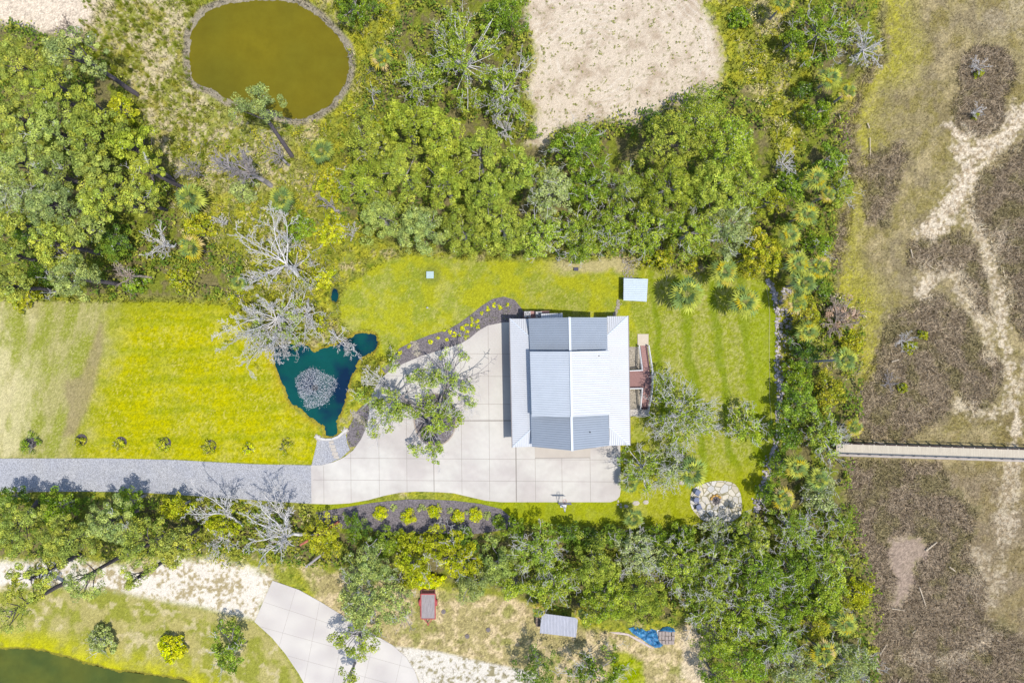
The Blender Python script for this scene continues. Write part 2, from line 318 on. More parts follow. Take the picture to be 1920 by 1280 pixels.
    g = mx(g, C(206, 190, 142) * one, sm(1010, 1060, X) * sm(520, 500, Y + (n2 - .5) * 30) * sm(1200, 1180, X) * .8)
    g = mx(g, C(140, 150, 66) * one, sm(26, 10, np.hypot(X - 808, Y - 516)) * .8)
    g = mx(g, C(160, 172, 20) * one, sm(925, 940, Y) * sm(1180, 1160, X) * .6)
    col = mx(col, g, t); cls[d > 0] = 1
    # marsh
    d = sdist(MARSH_BIG, X, Y, 100) + wob * .8; t = sm(-14, 10, d)
    g = mx(C(170, 156, 112) * one, C(158, 146, 88) * one, sm(.4, .62, n4)); g = mx(g, C(146, 132, 108) * one, sm(.52, .66, fbm(X, Y, 34, 131, 4)) * .55); g = mx(g, C(160, 142, 116) * one, sm(860, 900, Y) * .7); g = mx(g, C(196, 178, 132) * one, sm(.52, .7, n2 * .5 + n1 * .5) * .7)
    yg = sm(95, 20, d + (n1 - .5) * 60) * sm(840, 700, Y) * sm(0, 8, d); g = mx(g, mx(C(176, 170, 72) * one, C(190, 184, 62) * one, sm(.4, .6, n2)), yg * .9)
    g = mx(g, C(150, 134, 86) * one, sm(1700, 1850, X) * sm(.5, .7, n4) * .6)
    bm_ = np.zeros_like(X)
    for i_, b in enumerate(BRUSH): bm_ = np.maximum(bm_, sm(-12, 10, sdist(b, X, Y) + wob * 1.3 + (n4 - .5) * 46) if i_ > 1 else sm(-5, 4, sdist(b, X, Y) + wob * .4))
    br = mx(C(184, 166, 142) * one, C(124, 108, 86) * one, sm(.4, .6, n3 * .4 + n5 * .6)); br = mx(br, C(196, 178, 152) * one, sm(.58, .74, n5) * .7); br = mx(br, C(142, 136, 82) * one, sm(.52, .68, n4) * .55)
    g = mx(g, C(134, 118, 88) * one, sm(.54, .72, n5 * .6 + n3 * .4) * (.35 + .3 * sm(500, 800, Y))); g = mx(g, C(206, 190, 150) * one, sm(.46, .32, n5 * .6 + n3 * .4) * .4); g = mx(g, br, bm_ * .9)
    sa = np.zeros_like(X)
    for ln, wd, st_ in (([(1990, 160), (1925, 212), (1880, 262), (1835, 290), (1812, 285), (1795, 245)], 18, 1), ([(1820, 285), (1812, 340), (1785, 385), (1755, 425), (1738, 440)], 17, 1),
                        ([(1808, 385), (1845, 455), (1868, 520), (1880, 560), (1880, 640), (1896, 710), (1905, 760), (1905, 850)], 2.5, .8), ([(1745, 520), (1728, 545)], 12, .8), ([(1738, 506), (1800, 510), (1815, 560), (1850, 620), (1860, 670)], 8, .6),
                        ([(1800, 760), (1840, 775), (1880, 770), (1925, 700)], 8, .6), ([(1885, 440), (1850, 480), (1860, 560), (1850, 610)], 10, .5),
                        ([(1905, 870), (1890, 940), (1880, 1000)], 14, .7), ([(1835, 1050), (1835, 1080)], 22, .6), ([(1700, 1232), (1760, 1240), (1810, 1230), (1860, 1180)], 5, .6), ([(1880, 1060), (1850, 1130)], 10, .5),
                        ([(1930, 20), (1880, 40)], 30, .2)):
        dd = ldist(ln, X, Y, 80); sa = np.maximum(sa, st_ * np.where(Y > 870, .75, 1.0) * sm(wd + 12, wd * .4, dd + (n2 - .5) * 40 + (n3 - .5) * 26 + (n4 - .5) * 20))
    g = mx(g, mx(C(240, 224, 196) * one, C(200, 180, 148) * one, sm(.42, .66, n3)), sa)
    dm = sm(-5, 5, sdist(MUD, X, Y) + wob * 1.3 - 3); g = mx(g, C(176, 156, 138) * one, dm * .9)
    col = mx(col, g, t); cls[d > 0] = 3
    # pond banks
    for pd, cc, wd in ((BROWN_POND, C(168, 156, 142), 15), (BLUE_POND, C(176, 160, 60), 5), (SW_POND, C(140, 132, 60), 5), (SMALL_POND, C(120, 120, 60), 3)):
        d = sdist(pd, X, Y); col = mx(col, cc * one, sm(-wd, -wd * .5, d + (n2 - .5) * 7) * .85)
    z = np.zeros_like(X)
    for pd in (BROWN_POND, BLUE_POND, SW_POND, SMALL_POND):
        z = np.minimum(z, -.7 * sm(-4, 12, sdist(pd, X, Y) + (n3 - .5) * 6 + (n2 - .5) * 9))
    if fine:
        sp = hash2(np.floor(X * 1.3), np.floor(Y * 1.3), 77)
        amp = np.where(cls == 1, .22, np.where(cls == 2, .12, .34))
        col = col * (1 + amp * (sp - .5) * 2 * .7 + amp * (n5 - .5) * 2)[..., None]
    wild = (cls == 0) | (cls == 3)
    z = z + np.where(wild, (n2 - .5) * .25, (n1 - .5) * .02) * sm(0, .05, z + .05)
    return np.clip(col, .0015, .9), cls, z

# ---------------------------------------------------------------- ground: one sheet, split where the cover changes
def build_ground():
    st = .15
    def axis(half):
        a = np.arange(-half, half + 1e-6, st); ext = half + np.cumsum(np.geomspace(1.0, 900, 16))
        return np.concatenate([-ext[::-1], a, ext])
    xs = axis(78.0); ys = axis(54.0)
    X, Y = np.meshgrid(xs, ys); PX = 960 + X * S; PY = 640 - Y * S
    col = np.empty(X.shape + (3,)); cls = np.empty(X.shape, int); z = np.empty(X.shape)
    for i in range(0, len(ys), 120):
        sl = slice(i, i + 120); c, k, zz = ground_fn(PX[sl], PY[sl]); col[sl] = c; cls[sl] = k; z[sl] = zz
    for pd in (DRIVE, GRAVEL, N_DRIVE, BED_N, BED_S, BED_POND):
        f = sdist(pd, PX, PY, 20) > -4; z[f & (z > -.02)] = 0; z[f & (z > -.2)] = np.minimum(z[f & (z > -.2)], 0); cls[f] = 1
    z[np.abs(X) > 100] = 0; z[np.abs(Y) > 80] = 0
    fr = np.clip((np.maximum(np.abs(X) - 77.5, np.abs(Y) - 53.5)) / 3, 0, 1)[..., None]; far = np.where((PX > 1650)[..., None], C(150, 134, 100), C(150, 150, 60)); col = col * (1 - fr) + far * fr
    ny, nx = X.shape; idx = np.arange(ny * nx).reshape(ny, nx)
    F = np.stack([idx[:-1, :-1], idx[:-1, 1:], idx[1:, 1:], idx[1:, :-1]], -1).reshape(-1, 4)
    cls[(fr[..., 0] > 0) & (cls != 3)] = 0
    fc = cls[:-1, :-1].ravel(); V = np.stack([X, Y, z], -1).reshape(-1, 3); CC = col.reshape(-1, 3)
    gm = mat("soil and grass", attr=True, rough=.95, var=.34, scale=8.0, bump=1.0, bscale=6, spec=.0)
    for k, nm in enumerate(("ground", "lawn", "sand", "marsh")):
        f = F[fc == k]; u, inv = np.unique(f, return_inverse=True)
        tagobj(mesh_np(nm, V[u], inv.reshape(f.shape), gm, cols=CC[u], smooth=True), kind='structure')
build_ground()

def sheet(name, poly, z0, z1, m, structure=True, **kw):
    pts = [P(x, y, z1) for x, y in poly]; o = MB().prism(pts, z0, z1).build(name, m)
    return tagobj(o, kind='structure') if structure else tagobj(o, **kw)
M_conc = mat("concrete", alb(232, 227, 216, 1.0), rough=.85, var=.09, scale=.35, color2=alb(212, 204, 196), c2scale=.18, bump=.15, bscale=30)
M_conc2 = mat("old concrete", alb(232, 225, 214, 1.02), rough=.9, var=.06, scale=.6, color2=alb(216, 208, 200), c2scale=.3, bump=.2, bscale=20)
M_joint = mat("joint", alb(168, 160, 150, .9), var=0)
M_gravel = mat("gravel", alb(198, 198, 200, .92), rough=.95, var=.5, scale=9, color2=alb(184, 185, 190), c2scale=.35, bump=1, bscale=10, detail=3)
M_mulch = mat("mulch", alb(136, 128, 130, .95), rough=1, var=.6, scale=5, bump=1, bscale=9)
M_mulch_d = mat("dark mulch", alb(104, 96, 98, .9), rough=1, var=.3, scale=7, bump=1, bscale=9)
def water(name, c1, c2, sc_=.12, rough=.12, lo=.4, hi=.62):
    m = mat(name, c1, rough=rough, var=.14, scale=.4, color2=c2, c2scale=sc_, bump=.1, bscale=1.2, spec=.12)
    for n in m.node_tree.nodes:
        if n.type == 'VALTORGB': n.color_ramp.elements[0].position = lo; n.color_ramp.elements[1].position = hi
    return m
M_wbrown = water("brown pond water", alb(132, 120, 24), alb(104, 102, 28), .1, lo=.38, hi=.8)
M_wblue = water("blue pond water", alb(2, 96, 92, .85), alb(2, 54, 88, .7), .2, lo=.42, hi=.58)
M_wsw = water("murky water", alb(106, 112, 44), alb(84, 98, 44), .15)
sheet("brown_pond_water", BROWN_POND, -.22, -.18, M_wbrown)
sheet("blue_pond_water", BLUE_POND, -.22, -.18, M_wblue)
sheet("small_pond_water", SMALL_POND, -.22, -.14, M_wblue)
sheet("corner_pond_water", SW_POND, -.22, -.18, M_wsw)
sheet("gravel_road", GRAVEL, -.05, .045, M_gravel)
sheet("concrete_driveway", DRIVE, -.05, .10, M_conc)
sheet("neighbour_driveway", N_DRIVE, -.05, .09, M_conc2)
sheet("mulch_bed", BED_N, -.05, .06, M_mulch)
sheet("mulch_bed", BED_S, -.05, .06, M_mulch)
sheet("mulch_bed", BED_POND, -.05, .05, M_mulch)
kb = MB(); isl = [P(x, y, .16) for x, y in ISLAND]; kb.prism(isl, .02, .17); sheet_o = kb.build("island_bed", M_mulch); sheet_o['kind'] = 'structure'
M_stone = mat("pale stone", alb(214, 204, 190), rough=.9, var=.22, scale=3, bump=.5, bscale=6)
M_kerb = mat("kerb stone", alb(196, 180, 164), rough=.9, var=.2, scale=5)
kb = MB()
for i in range(48):
    t0 = 2 * pi * i / 48; t1 = 2 * pi * (i + .86) / 48
    q = lambda t, r: P(816 + (38 + r) * cos(t), 787 + (47 + r) * sin(t), .2)
    kb.prism([q(t0, .3), q(t1, .3), q(t1, 2.6), q(t0, 2.6)], .1, .2 + .02 * (i % 3))
tagobj(kb.build("stone_kerb", M_kerb), "ring of small tan kerb stones around the oak's bed in the driveway", "kerb")

def joint_lines(name, lines, z, wd=.05, clip=None):
    mb = MB()
    for a, b in lines:
        A = Vector(P(*a, z)); B = Vector(P(*b, z)); d = (B - A).normalized(); s_ = Vector((-d.y, d.x)) * wd / 2
        mb.add([(*(A - s_), z), (*(B - s_), z), (*(B + s_), z), (*(A + s_), z)], [(0, 1, 2, 3)])
    return tagobj(mb.build(name, M_joint), kind='structure')

def cliplines(poly, lines):
    out = []
    for a, b in lines:
        n = 160; ts = np.linspace(0, 1, n); xs = a[0] + (b[0] - a[0]) * ts; ys = a[1] + (b[1] - a[1]) * ts
        ins = sdist(poly, xs, ys, 900) > 0.5; i = 0
        while i < n:
            if ins[i]:
                j = i
                while j + 1 < n and ins[j + 1]: j += 1
                if j > i: out.append(((xs[i], ys[i]), (xs[j], ys[j])))
                i = j + 1
            else: i += 1
    return out
lines = [((x, 600), (x + 3.5, 945)) for x in (604, 655, 708, 760, 811, 863, 915, 965.5)] + [((x, 838), (x + 1.5, 945)) for x in (1003, 1053, 1106)]
lines += [((583, y - 4), (1170, y)) for y in (665, 707, 759, 789, 862, 903)]
joint_lines("driveway_joints", cliplines(DRIVE, lines), .106, .04)
joint_lines("driveway_joints", [((813, 842), (814, 921)), ((967, 838), (968, 941)), ((1003, 858.5), (1107, 857.5)), ((864, 789), (960, 788.5))], .111, .09)
a0, a1 = (511, 1088), (600, 1127)
nl = [((545 - 45 * .8, 1098 + k), (850 - 45 * .8, 1150 + k + 90)) for k in (45, 92, 140, 190)]
nl = [((470, 1120), (760, 1215)), ((480, 1172), (800, 1260)), ((500, 1218), (800, 1300)), ((560, 1085), (500, 1290)), ((605, 1100), (560, 1330)), ((660, 1120), (612, 1330)), ((712, 1150), (670, 1330)), ((765, 1180), (730, 1330))]
joint_lines("neighbour_driveway_joints", cliplines(N_DRIVE, nl), .096, .025)

M_pad = mat("tan pad", alb(228, 214, 192), rough=.9, var=.06, scale=1)
ap = MB().prism([P(1003, 836, .12), P(1107, 836, .12), P(1107, 857, .12), P(1003, 858, .12)], .05, .125).build("garage_apron", mat("apron concrete", alb(214, 204, 190), var=.06, scale=.6)); ap['kind'] = 'structure'

# ---------------------------------------------------------------- house
M_rw = mat("pale metal roof", alb(240, 242, 244, .95), rough=.45, var=.04, scale=.6, spec=.4)
M_rm = mat("silver blue metal roof", alb(224, 231, 238, 1.0), rough=.45, var=.05, scale=.6, spec=.4)
M_rd = mat("slate blue metal roof", alb(172, 182, 194, 1.0), rough=.45, var=.05, scale=.6, spec=.4)
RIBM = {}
def rib_shade_mat(m):
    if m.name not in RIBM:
        c = m.node_tree.nodes['RGB'].outputs[0].default_value; RIBM[m.name] = mat(m.name + ' rib shade', (c[0] * .8, c[1] * .81, c[2] * .84), rough=.5, var=.05)  # rib shadow lines painted in: roof colour darkened on the rib faces
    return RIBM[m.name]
M_trim = mat("ridge cap metal", alb(226, 234, 242), rough=.5, var=.02)
M_gut = mat("gutter metal", alb(150, 142, 140), rough=.6, var=.05)
M_wall = mat("house siding", alb(190, 186, 176), rough=.8, var=.05, scale=2, stretch=(.1, .1, 6))
M_glass = mat("window glass", (.03, .04, .05), rough=.08, var=0, spec=.8)
M_white = mat("white paint", alb(244, 244, 246), rough=.6, var=.03)
M_dark = mat("dark metal", (.02, .022, .025), rough=.5, var=.1)
def roof_panel(name, pts, m, parent, axis='x', sp=.3, thick=.12, rib=(.07, .05)):
    """pts: planar 3-D outline; ribs run along 'x' or 'y' in plan"""
    mb = MB(); n = len(pts)
    a = sum(pts[i][0] * pts[(i + 1) % n][1] - pts[(i + 1) % n][0] * pts[i][1] for i in range(n))
    if a < 0: pts = pts[::-1]
    mb.add(pts + [(x, y, z - thick) for x, y, z in pts], [tuple(range(n)), tuple(range(2 * n - 1, n - 1, -1))] + [(i, n + i, n + (i + 1) % n, (i + 1) % n) for i in range(n)])
    k = 1 if axis == 'x' else 0; o = 1 - k
    lo = min(p[k] for p in pts); hi = max(p[k] for p in pts); c = lo + sp * .5
    while c < hi:
        hit = []
        for i in range(n):
            p, q = pts[i], pts[(i + 1) % n]
            if (p[k] - c) * (q[k] - c) < 0:
                t = (c - p[k]) / (q[k] - p[k]); hit.append(tuple(p[j] + (q[j] - p[j]) * t for j in range(3)))
        if len(hit) == 2 and abs(hit[0][o] - hit[1][o]) > .1:
            A, B = hit; wd, hh = rib; s_ = [0, 0]; s_[k] = wd / 2
            lo_, hi_ = (A, B)
            vs = []
            for q in (A, B):
                vs += [(q[0] - s_[0], q[1] - s_[1], q[2] + .002), (q[0] + s_[0], q[1] + s_[1], q[2] + .002), (q[0] + s_[0] * .5, q[1] + s_[1] * .5, q[2] + hh), (q[0] - s_[0] * .5, q[1] - s_[1] * .5, q[2] + hh)]
            mb.add(vs, [(0, 3, 7, 4), (3, 2, 6, 7), (2, 1, 5, 6), (0, 1, 2, 3), (7, 6, 5, 4)])
        c += sp
    nb_ = n + 2; o_ = mb.build(name, m, parent); o_.data.materials.append(rib_shade_mat(m))
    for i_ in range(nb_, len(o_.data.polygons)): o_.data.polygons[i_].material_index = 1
    return o_
house = thing("house", "large house with white and slate-blue ribbed metal roofs beside the concrete driveway", "house")
HE, HT, UE, UR, ME, MR = 4.6, 5.5, 6.0, 8.7, 7.3, 9.8
# lower skirts
def q3(px, py, h): return P3(px, py, h)
L1 = [q3(956, 597.5, HE), q3(961, 838, HE), q3(997.5, 803, HT + .02), q3(992.5, 631, HT + .02)]
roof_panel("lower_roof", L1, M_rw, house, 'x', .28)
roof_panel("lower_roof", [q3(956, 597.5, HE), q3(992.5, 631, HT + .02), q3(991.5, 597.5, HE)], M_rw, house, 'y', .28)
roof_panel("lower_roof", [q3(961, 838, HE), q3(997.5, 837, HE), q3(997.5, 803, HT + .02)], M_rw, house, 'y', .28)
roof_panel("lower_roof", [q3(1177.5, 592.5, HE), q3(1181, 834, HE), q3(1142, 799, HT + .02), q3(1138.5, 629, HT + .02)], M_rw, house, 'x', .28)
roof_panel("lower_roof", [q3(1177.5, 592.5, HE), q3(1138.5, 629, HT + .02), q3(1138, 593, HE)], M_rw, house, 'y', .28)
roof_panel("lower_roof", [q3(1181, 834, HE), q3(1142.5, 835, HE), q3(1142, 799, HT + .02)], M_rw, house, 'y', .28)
# upper gables
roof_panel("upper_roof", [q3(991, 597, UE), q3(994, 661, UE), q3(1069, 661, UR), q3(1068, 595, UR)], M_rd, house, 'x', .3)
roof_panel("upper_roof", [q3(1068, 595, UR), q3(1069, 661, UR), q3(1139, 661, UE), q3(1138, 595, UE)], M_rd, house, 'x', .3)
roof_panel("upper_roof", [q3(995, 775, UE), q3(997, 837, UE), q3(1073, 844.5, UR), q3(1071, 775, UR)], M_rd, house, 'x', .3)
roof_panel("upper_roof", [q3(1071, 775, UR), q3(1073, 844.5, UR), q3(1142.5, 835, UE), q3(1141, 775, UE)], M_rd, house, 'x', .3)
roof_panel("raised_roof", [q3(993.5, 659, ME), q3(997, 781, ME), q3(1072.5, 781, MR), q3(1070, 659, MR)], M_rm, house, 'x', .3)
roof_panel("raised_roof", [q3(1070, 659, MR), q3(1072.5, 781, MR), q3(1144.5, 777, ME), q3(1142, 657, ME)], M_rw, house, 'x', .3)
MB().bar(q3(1068, 594.5, UR + .09), q3(1069.3, 660, UR + .09), .3, .1).build("ridge_cap", M_trim, house)
MB().bar(q3(1071.5, 780, UR + .09), q3(1073, 845, UR + .09), .3, .1).build("ridge_cap", M_trim, house)
MB().bar(q3(1070, 658.5, MR + .09), q3(1072.5, 781.5, MR + .09), .3, .1).build("ridge_cap", M_trim, house)
for a, b in (((956, 597.5, HE + .06), (992.5, 631, HT + .08)), ((961, 838, HE + .06), (997.5, 803, HT + .08)), ((1177.5, 592.5, HE + .06), (1138.5, 629, HT + .08)), ((1181, 834, HE + .06), (1142, 799, HT + .08))):
    MB().bar(q3(*a), q3(*b), .16, .07).build("hip_cap", M_trim, house)
# walls (top profiles follow the roofs)
def wallbox(px0, py0, px1, py1, h): 
    a = P(px0, py0, h); b = P(px1, py1, h); return min(a[0], b[0]), max(a[0], b[0]), min(a[1], b[1]), max(a[1], b[1])
x0, x1, y0, y1 = wallbox(963, 604, 1174, 829, HE)
wl = MB().box(x0, x1, y0, y1, .1, HE - .16)
ux0, ux1, uy0, uy1 = wallbox(999, 604, 1134, 829, UE)
wl.add([(ux0, uy0, HE - .2), (ux1, uy0, HE - .2), (ux1, uy1, HE - .2), (ux0, uy1, HE - .2), (ux0, uy0, UE - .02), (ux1, uy0, UE - .02), (ux1, uy1, UE - .02), (ux0, uy1, UE - .02), ((ux0 + ux1) / 2, uy0, UR - .3), ((ux0 + ux1) / 2, uy1, UR - .3)],
       [(0, 1, 5, 8, 4), (2, 3, 7, 9, 6), (1, 2, 6, 5), (3, 0, 4, 7)])
mx0, mx1, my0, my1 = wallbox(1001, 663, 1134, 772, ME)
wl.add([(mx0, my0, UE - .5), (mx1, my0, UE - .5), (mx1, my1, UE - .5), (mx0, my1, UE - .5), (mx0, my0, ME - .1), (mx1, my0, ME - .1), (mx1, my1, ME - .1), (mx0, my1, ME - .1), ((mx0 + mx1) / 2, my0, MR - .3), ((mx0 + mx1) / 2, my1, MR - .3)],
       [(0, 1, 5, 8, 4), (2, 3, 7, 9, 6), (1, 2, 6, 5), (3, 0, 4, 7)])
wl.build("wall", M_wall, house)
for a, b in ((q3(955.5, 596.5, HE - .04), q3(960.2, 839, HE - .04)), (q3(1178.2, 591.5, HE - .04), q3(1181.8, 835, HE - .04))):
    MB().bar(a, b, .13, .13).build("gutter", M_gut, house)
for px, py, h in ((1122.5, 667, 7.75), (1106, 809.5, 7.35)):
    x, y = P(px, py, h); g = MB().cyl((x, y, h - .3), (x, y, h + .28), .05, .05, 10).cyl((x, y, h + .28), (x, y, h + .34), .09, .05, 10); g.build("vent_pipe", M_dark, house)
for cx in (1024, 1086):     # garage doors and windows
    a = P(cx - 22, 829, 3); b = P(cx + 22, 829, 3)
    MB().box(a[0], b[0], y0 - .05, y0 - .003, .15, 2.7).build("garage_door", M_white, house)
for cy in (640, 690, 740, 790):
    c = P(963, cy, 2)[1]
    f = MB().box(x0 - .06, x0 - .003, c - .75, c + .75, .9, 2.3).build("window", M_white, house)
    MB().box(x0 - .075, x0 - .062, c - .65, c + .65, 1.0, 2.2).build("pane", M_glass, f)
    if cy != 690 and cy != 740: 
        f = MB().box(x1 + .003, x1 + .06, c - .75, c + .75, .9, 2.3).build("window", M_white, house); MB().box(x1 + .062, x1 + .075, c - .65, c + .65, 1.0, 2.2).build("pane", M_glass, f)
d_ = P(1174, 711, 2)[1]; f = MB().box(x1 + .003, x1 + .05, d_ - .9, d_ + .9, 1.35, 3.6).build("door", M_glass, house)
lr = [q3(1014.5, 588, 4.6), q3(1014.5, 598, 4.9), q3(1055, 598, 4.9), q3(1054.5, 587, 4.6)]
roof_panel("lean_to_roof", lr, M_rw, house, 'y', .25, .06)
lw = MB(); xa, ya = P(1016, 589, 4.5); xb, yb = P(1053, 596, 4.5); lw.box(xa, xb, yb - .6, ya - .1, .05, 4.5).build("lean_to_wall", M_wall, house)

# platform and air conditioners on the north side
M_brown = mat("brown decking", alb(176, 136, 130, 1.15), rough=.85, var=.2, scale=3, stretch=(1, 6, 1))
M_brownd = mat("dark decking", alb(96, 66, 66), rough=.85, var=.2, scale=3)
M_grey = mat("grey sheet metal", alb(214, 214, 218), rough=.5, var=.05)
pl = thing("platform", "raised brown wooden platform under two fan units behind the house", "platform")
a = P(981, 583, 2.5); b = P(1030, 598, 2.5)
MB().box(a[0], b[0], b[1], a[1], 2.4, 2.5).build("platform_floor", M_brown, pl)
for px in (982, 1005, 1029):
    x, y = P(px, 584, 2.4); MB().box(x - .06, x + .06, y - .14, y - .02, 0, 2.398).build("post", M_brown, pl)
M_acw = mat("condenser housing", alb(206, 206, 206), rough=.5, var=.08)
for i, (px, py, lb) in enumerate(((989, 589.5, "grey air conditioner at the outer corner of the platform behind the house"), (1010.5, 590, "grey air conditioner next to the small white lean-to roof behind the house"))):
    ac = thing("air_conditioner", lb, "air conditioner", (*P(px, py, 3.3), 2.502), "air conditioners on the platform")
    MB().box(-.42, .42, -.42, .42, .04, .82).build("cabinet", M_acw, ac)
    MB().cyl((0, 0, .821), (0, 0, .826), .34, .34, 20).build("fan_opening", M_dark, ac)
    g = MB()
    for k in range(4):
        t = k * pi / 2 + .4; g.add([(0, 0, .83), (.3 * cos(t), .3 * sin(t), .835), (.3 * cos(t + .7), .3 * sin(t + .7), .85)], [(0, 1, 2)])
    g.build("fan", M_grey, ac)
    g = MB().torus((0, 0, .87), .35, .02).torus((0, 0, .875), .2, .015)
    for k in range(4): t = k * pi / 4; g.bar((.36 * cos(t), .36 * sin(t), .89), (-.36 * cos(t), -.36 * sin(t), .89), .03, .02)
    g.build("fan_guard", M_grey, ac)

# ---------------------------------------------------------------- east deck with two stairs
dk = thing("deck", "brown plank deck with white railings and two flights of steps at the house's east side", "deck")
DH = 1.35
mid = [P(1180, 694.5, DH), P(1206, 694.5, DH), P(1218, 693, DH), P(1222, 712, DH), P(1219.5, 728, DH), P(1180, 727, DH)]
MB().prism(mid, DH - .1, DH).build("deck_floor", M_brown, dk)
bl = MB(); 
for k in range(30):
    x = P(1181 + k * 1.35, 700, DH)[0]; ya_, yb_ = P(0, 695.5, DH)[1], P(0, 726.5, DH)[1]; bl.box(x - .012, x + .012, yb_, ya_, DH + .001, DH + .004)
bl.build("board_gaps", M_brownd, dk)
def steps(lo, hi, ytop, ybot, n=9):
    for k in range(n):
        t0 = k / n; t1 = (k + 1) / n; h = DH * (1 - (k + 1) / (n + 1))
        ya, yb = ytop + (ybot - ytop) * t0, ytop + (ybot - ytop) * t1
        l0, r0 = lo[0] + (lo[1] - lo[0]) * t0, hi[0] + (hi[1] - hi[0]) * t0; l1, r1 = lo[0] + (lo[1] - lo[0]) * t1, hi[0] + (hi[1] - hi[0]) * t1
        MB().prism([P(l0, ya, h), P(r0, ya, h), P(r1, yb + (yb - ya) * .12, h), P(l1, yb + (yb - ya) * .12, h)], h - .06, h).build("tread", M_brown, dk)
steps((1206, 1201), (1219, 1213.5), 694, 648, 11)
steps((1206, 1202), (1220, 1216), 728, 765, 9)
MB().prism([P(1201, 764, .3), P(1216, 764, .3), P(1216, 767, .3), P(1201, 767, .3)], .1, .3).build("tread", M_brownd, dk)
def rail(pts, posts=5):
    mb = MB()
    for i in range(len(pts) - 1):
        a, b = Vector(pts[i]), Vector(pts[i + 1])
        mb.bar(a, b, .13, .05); mb.bar(a - Vector((0, 0, .82)), b - Vector((0, 0, .82)), .06, .06)
        n = max(2, int((b - a).length / .16))
        for k in range(n): q = a + (b - a) * (k + .5) / n; mb.cyl(q - Vector((0, 0, .85)), q - Vector((0, 0, .02)), .02, .02, 4, False)
    for a in pts: mb.box(a[0] - .06, a[0] + .06, a[1] - .06, a[1] + .06, max(0, a[2] - 1.3), a[2] + .05)
    mb.build("railing", M_white, dk)
R = DH + 1.0
rail([q3(1217, 648, 1.1), q3(1223.5, 690, R), q3(1224.5, 705, R), q3(1224, 726, R), q3(1221.5, 746, R - .6), q3(1217, 767, 1.2)])
rail([q3(1199, 648, 1.1), q3(1205, 694, R), q3(1181, 695, R)])
rail([q3(1181, 728.5, R), q3(1205, 728, R), q3(1201.5, 766, 1.2)])
tagobj(MB().prism([P(1195.5, 626, .1), P(1216, 626, .1), P(1216, 648, .1), P(1195.5, 648, .1)], -.02, .1).build("concrete_pad", M_pad), kind='structure')
tagobj(MB().prism([P(1181, 767, .1), P(1218, 766, .1), P(1218, 780, .1), P(1181, 780, .1)], -.02, .1).build("concrete_pad", M_conc2), kind='structure')
M_peb = mat("pebbles", alb(196, 186, 168, .9), rough=.95, var=.5, scale=6, bump=1, bscale=9)
sheet("pebble_bed", [(1179, 650), (1202, 650), (1206, 692), (1180, 692)], -.02, .05, M_peb)
sheet("pebble_bed", [(1180, 730), (1204, 730), (1202, 767), (1180, 767)], -.02, .05, M_peb)

# ---------------------------------------------------------------- sheds
sh = thing("shed", "small square shed with pale blue ribbed metal roof on the lawn above the house", "shed")
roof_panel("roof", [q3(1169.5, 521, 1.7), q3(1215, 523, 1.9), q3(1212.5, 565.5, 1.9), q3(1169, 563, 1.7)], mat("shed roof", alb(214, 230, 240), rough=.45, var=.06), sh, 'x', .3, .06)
a = P(1172, 524, 1.7); b = P(1210, 561, 1.7); MB().box(a[0], b[0], b[1], a[1], 0, 1.62).build("wall", M_wall, sh)
M_zinc = mat("weathered metal sheet", alb(206, 208, 218), rough=.6, var=.22, scale=1.6, stretch=(5, .5, 1))
s2 = thing("lean_to_shed", "weathered grey corrugated metal shelter under oak branches in the southern yard", "shed")
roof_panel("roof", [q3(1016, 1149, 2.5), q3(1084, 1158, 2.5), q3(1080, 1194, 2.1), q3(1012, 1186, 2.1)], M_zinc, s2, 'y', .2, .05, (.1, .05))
M_wood = mat("weathered wood", alb(172, 152, 138, .9), rough=.9, var=.25, scale=2, stretch=(1, 8, 1))
for px, py in ((1019, 1153), (1081, 1160), (1077, 1190), (1015, 1183)):
    x, y = P(px, py, 2.2); MB().box(x - .06, x + .06, y - .06, y + .06, 0, 2.05).build("post", M_wood, s2)
lg = thing("woodpile", "brown stack of split firewood at the left side of the grey metal shelter", "firewood")
rng = random.Random(4); mb = MB()
for r_ in range(5):
    for k in range(7):
        x, y = P(1008.5, 1153 + k * 2.9, .5); mb.cyl((x - .3, y + (r_ % 2) * .1, .12 + r_ * .2), (x + .3, y + (r_ % 2) * .1, .12 + r_ * .2), .1, .09, 7)
mb.build("logs", M_wood, lg)

# well cover, valve box, lids, small white marker
def boxthing(name, label, cat, px, py, sx, sy, h, m, lidm):
    t = thing(name, label, cat, P3(px, py, 0)); MB().box(-sx / 2, sx / 2, -sy / 2, sy / 2, 0, h - .06).build("box", m, t)
    MB().box(-sx / 2 - .04, sx / 2 + .04, -sy / 2 - .04, sy / 2 + .04, h - .058, h).build("lid", lidm, t); return t
boxthing("well_cover", "pale square well cover on the lawn inside a worn ring of grass", "well cover", 807.2, 516, .95, .9, .6, M_grey, mat("pale lid", alb(196, 220, 220), var=.08, rough=.6))
boxthing("valve_box", "small dark box on dry lawn at the edge of the northern trees", "utility box", 1080, 505, .55, .4, .35, M_dark, mat("dark lid", alb(90, 88, 110), var=.1))
t = thing("sprinkler", "tiny white post standing alone on the lawn above the mulch bed", "sprinkler", P3(801.5, 577)); 
MB().cyl((0, 0, 0), (0, 0, .5), .07, .06, 8).cyl((0, 0, .4), (0, 0, .62), .14, .03, 8).build("head", M_white, t); MB().box(-.04, .2, -.03, .03, .3, .36).build("arm", M_white, t)
M_lid = mat("septic lid", alb(140, 130, 128), rough=.9, var=.15, scale=4)
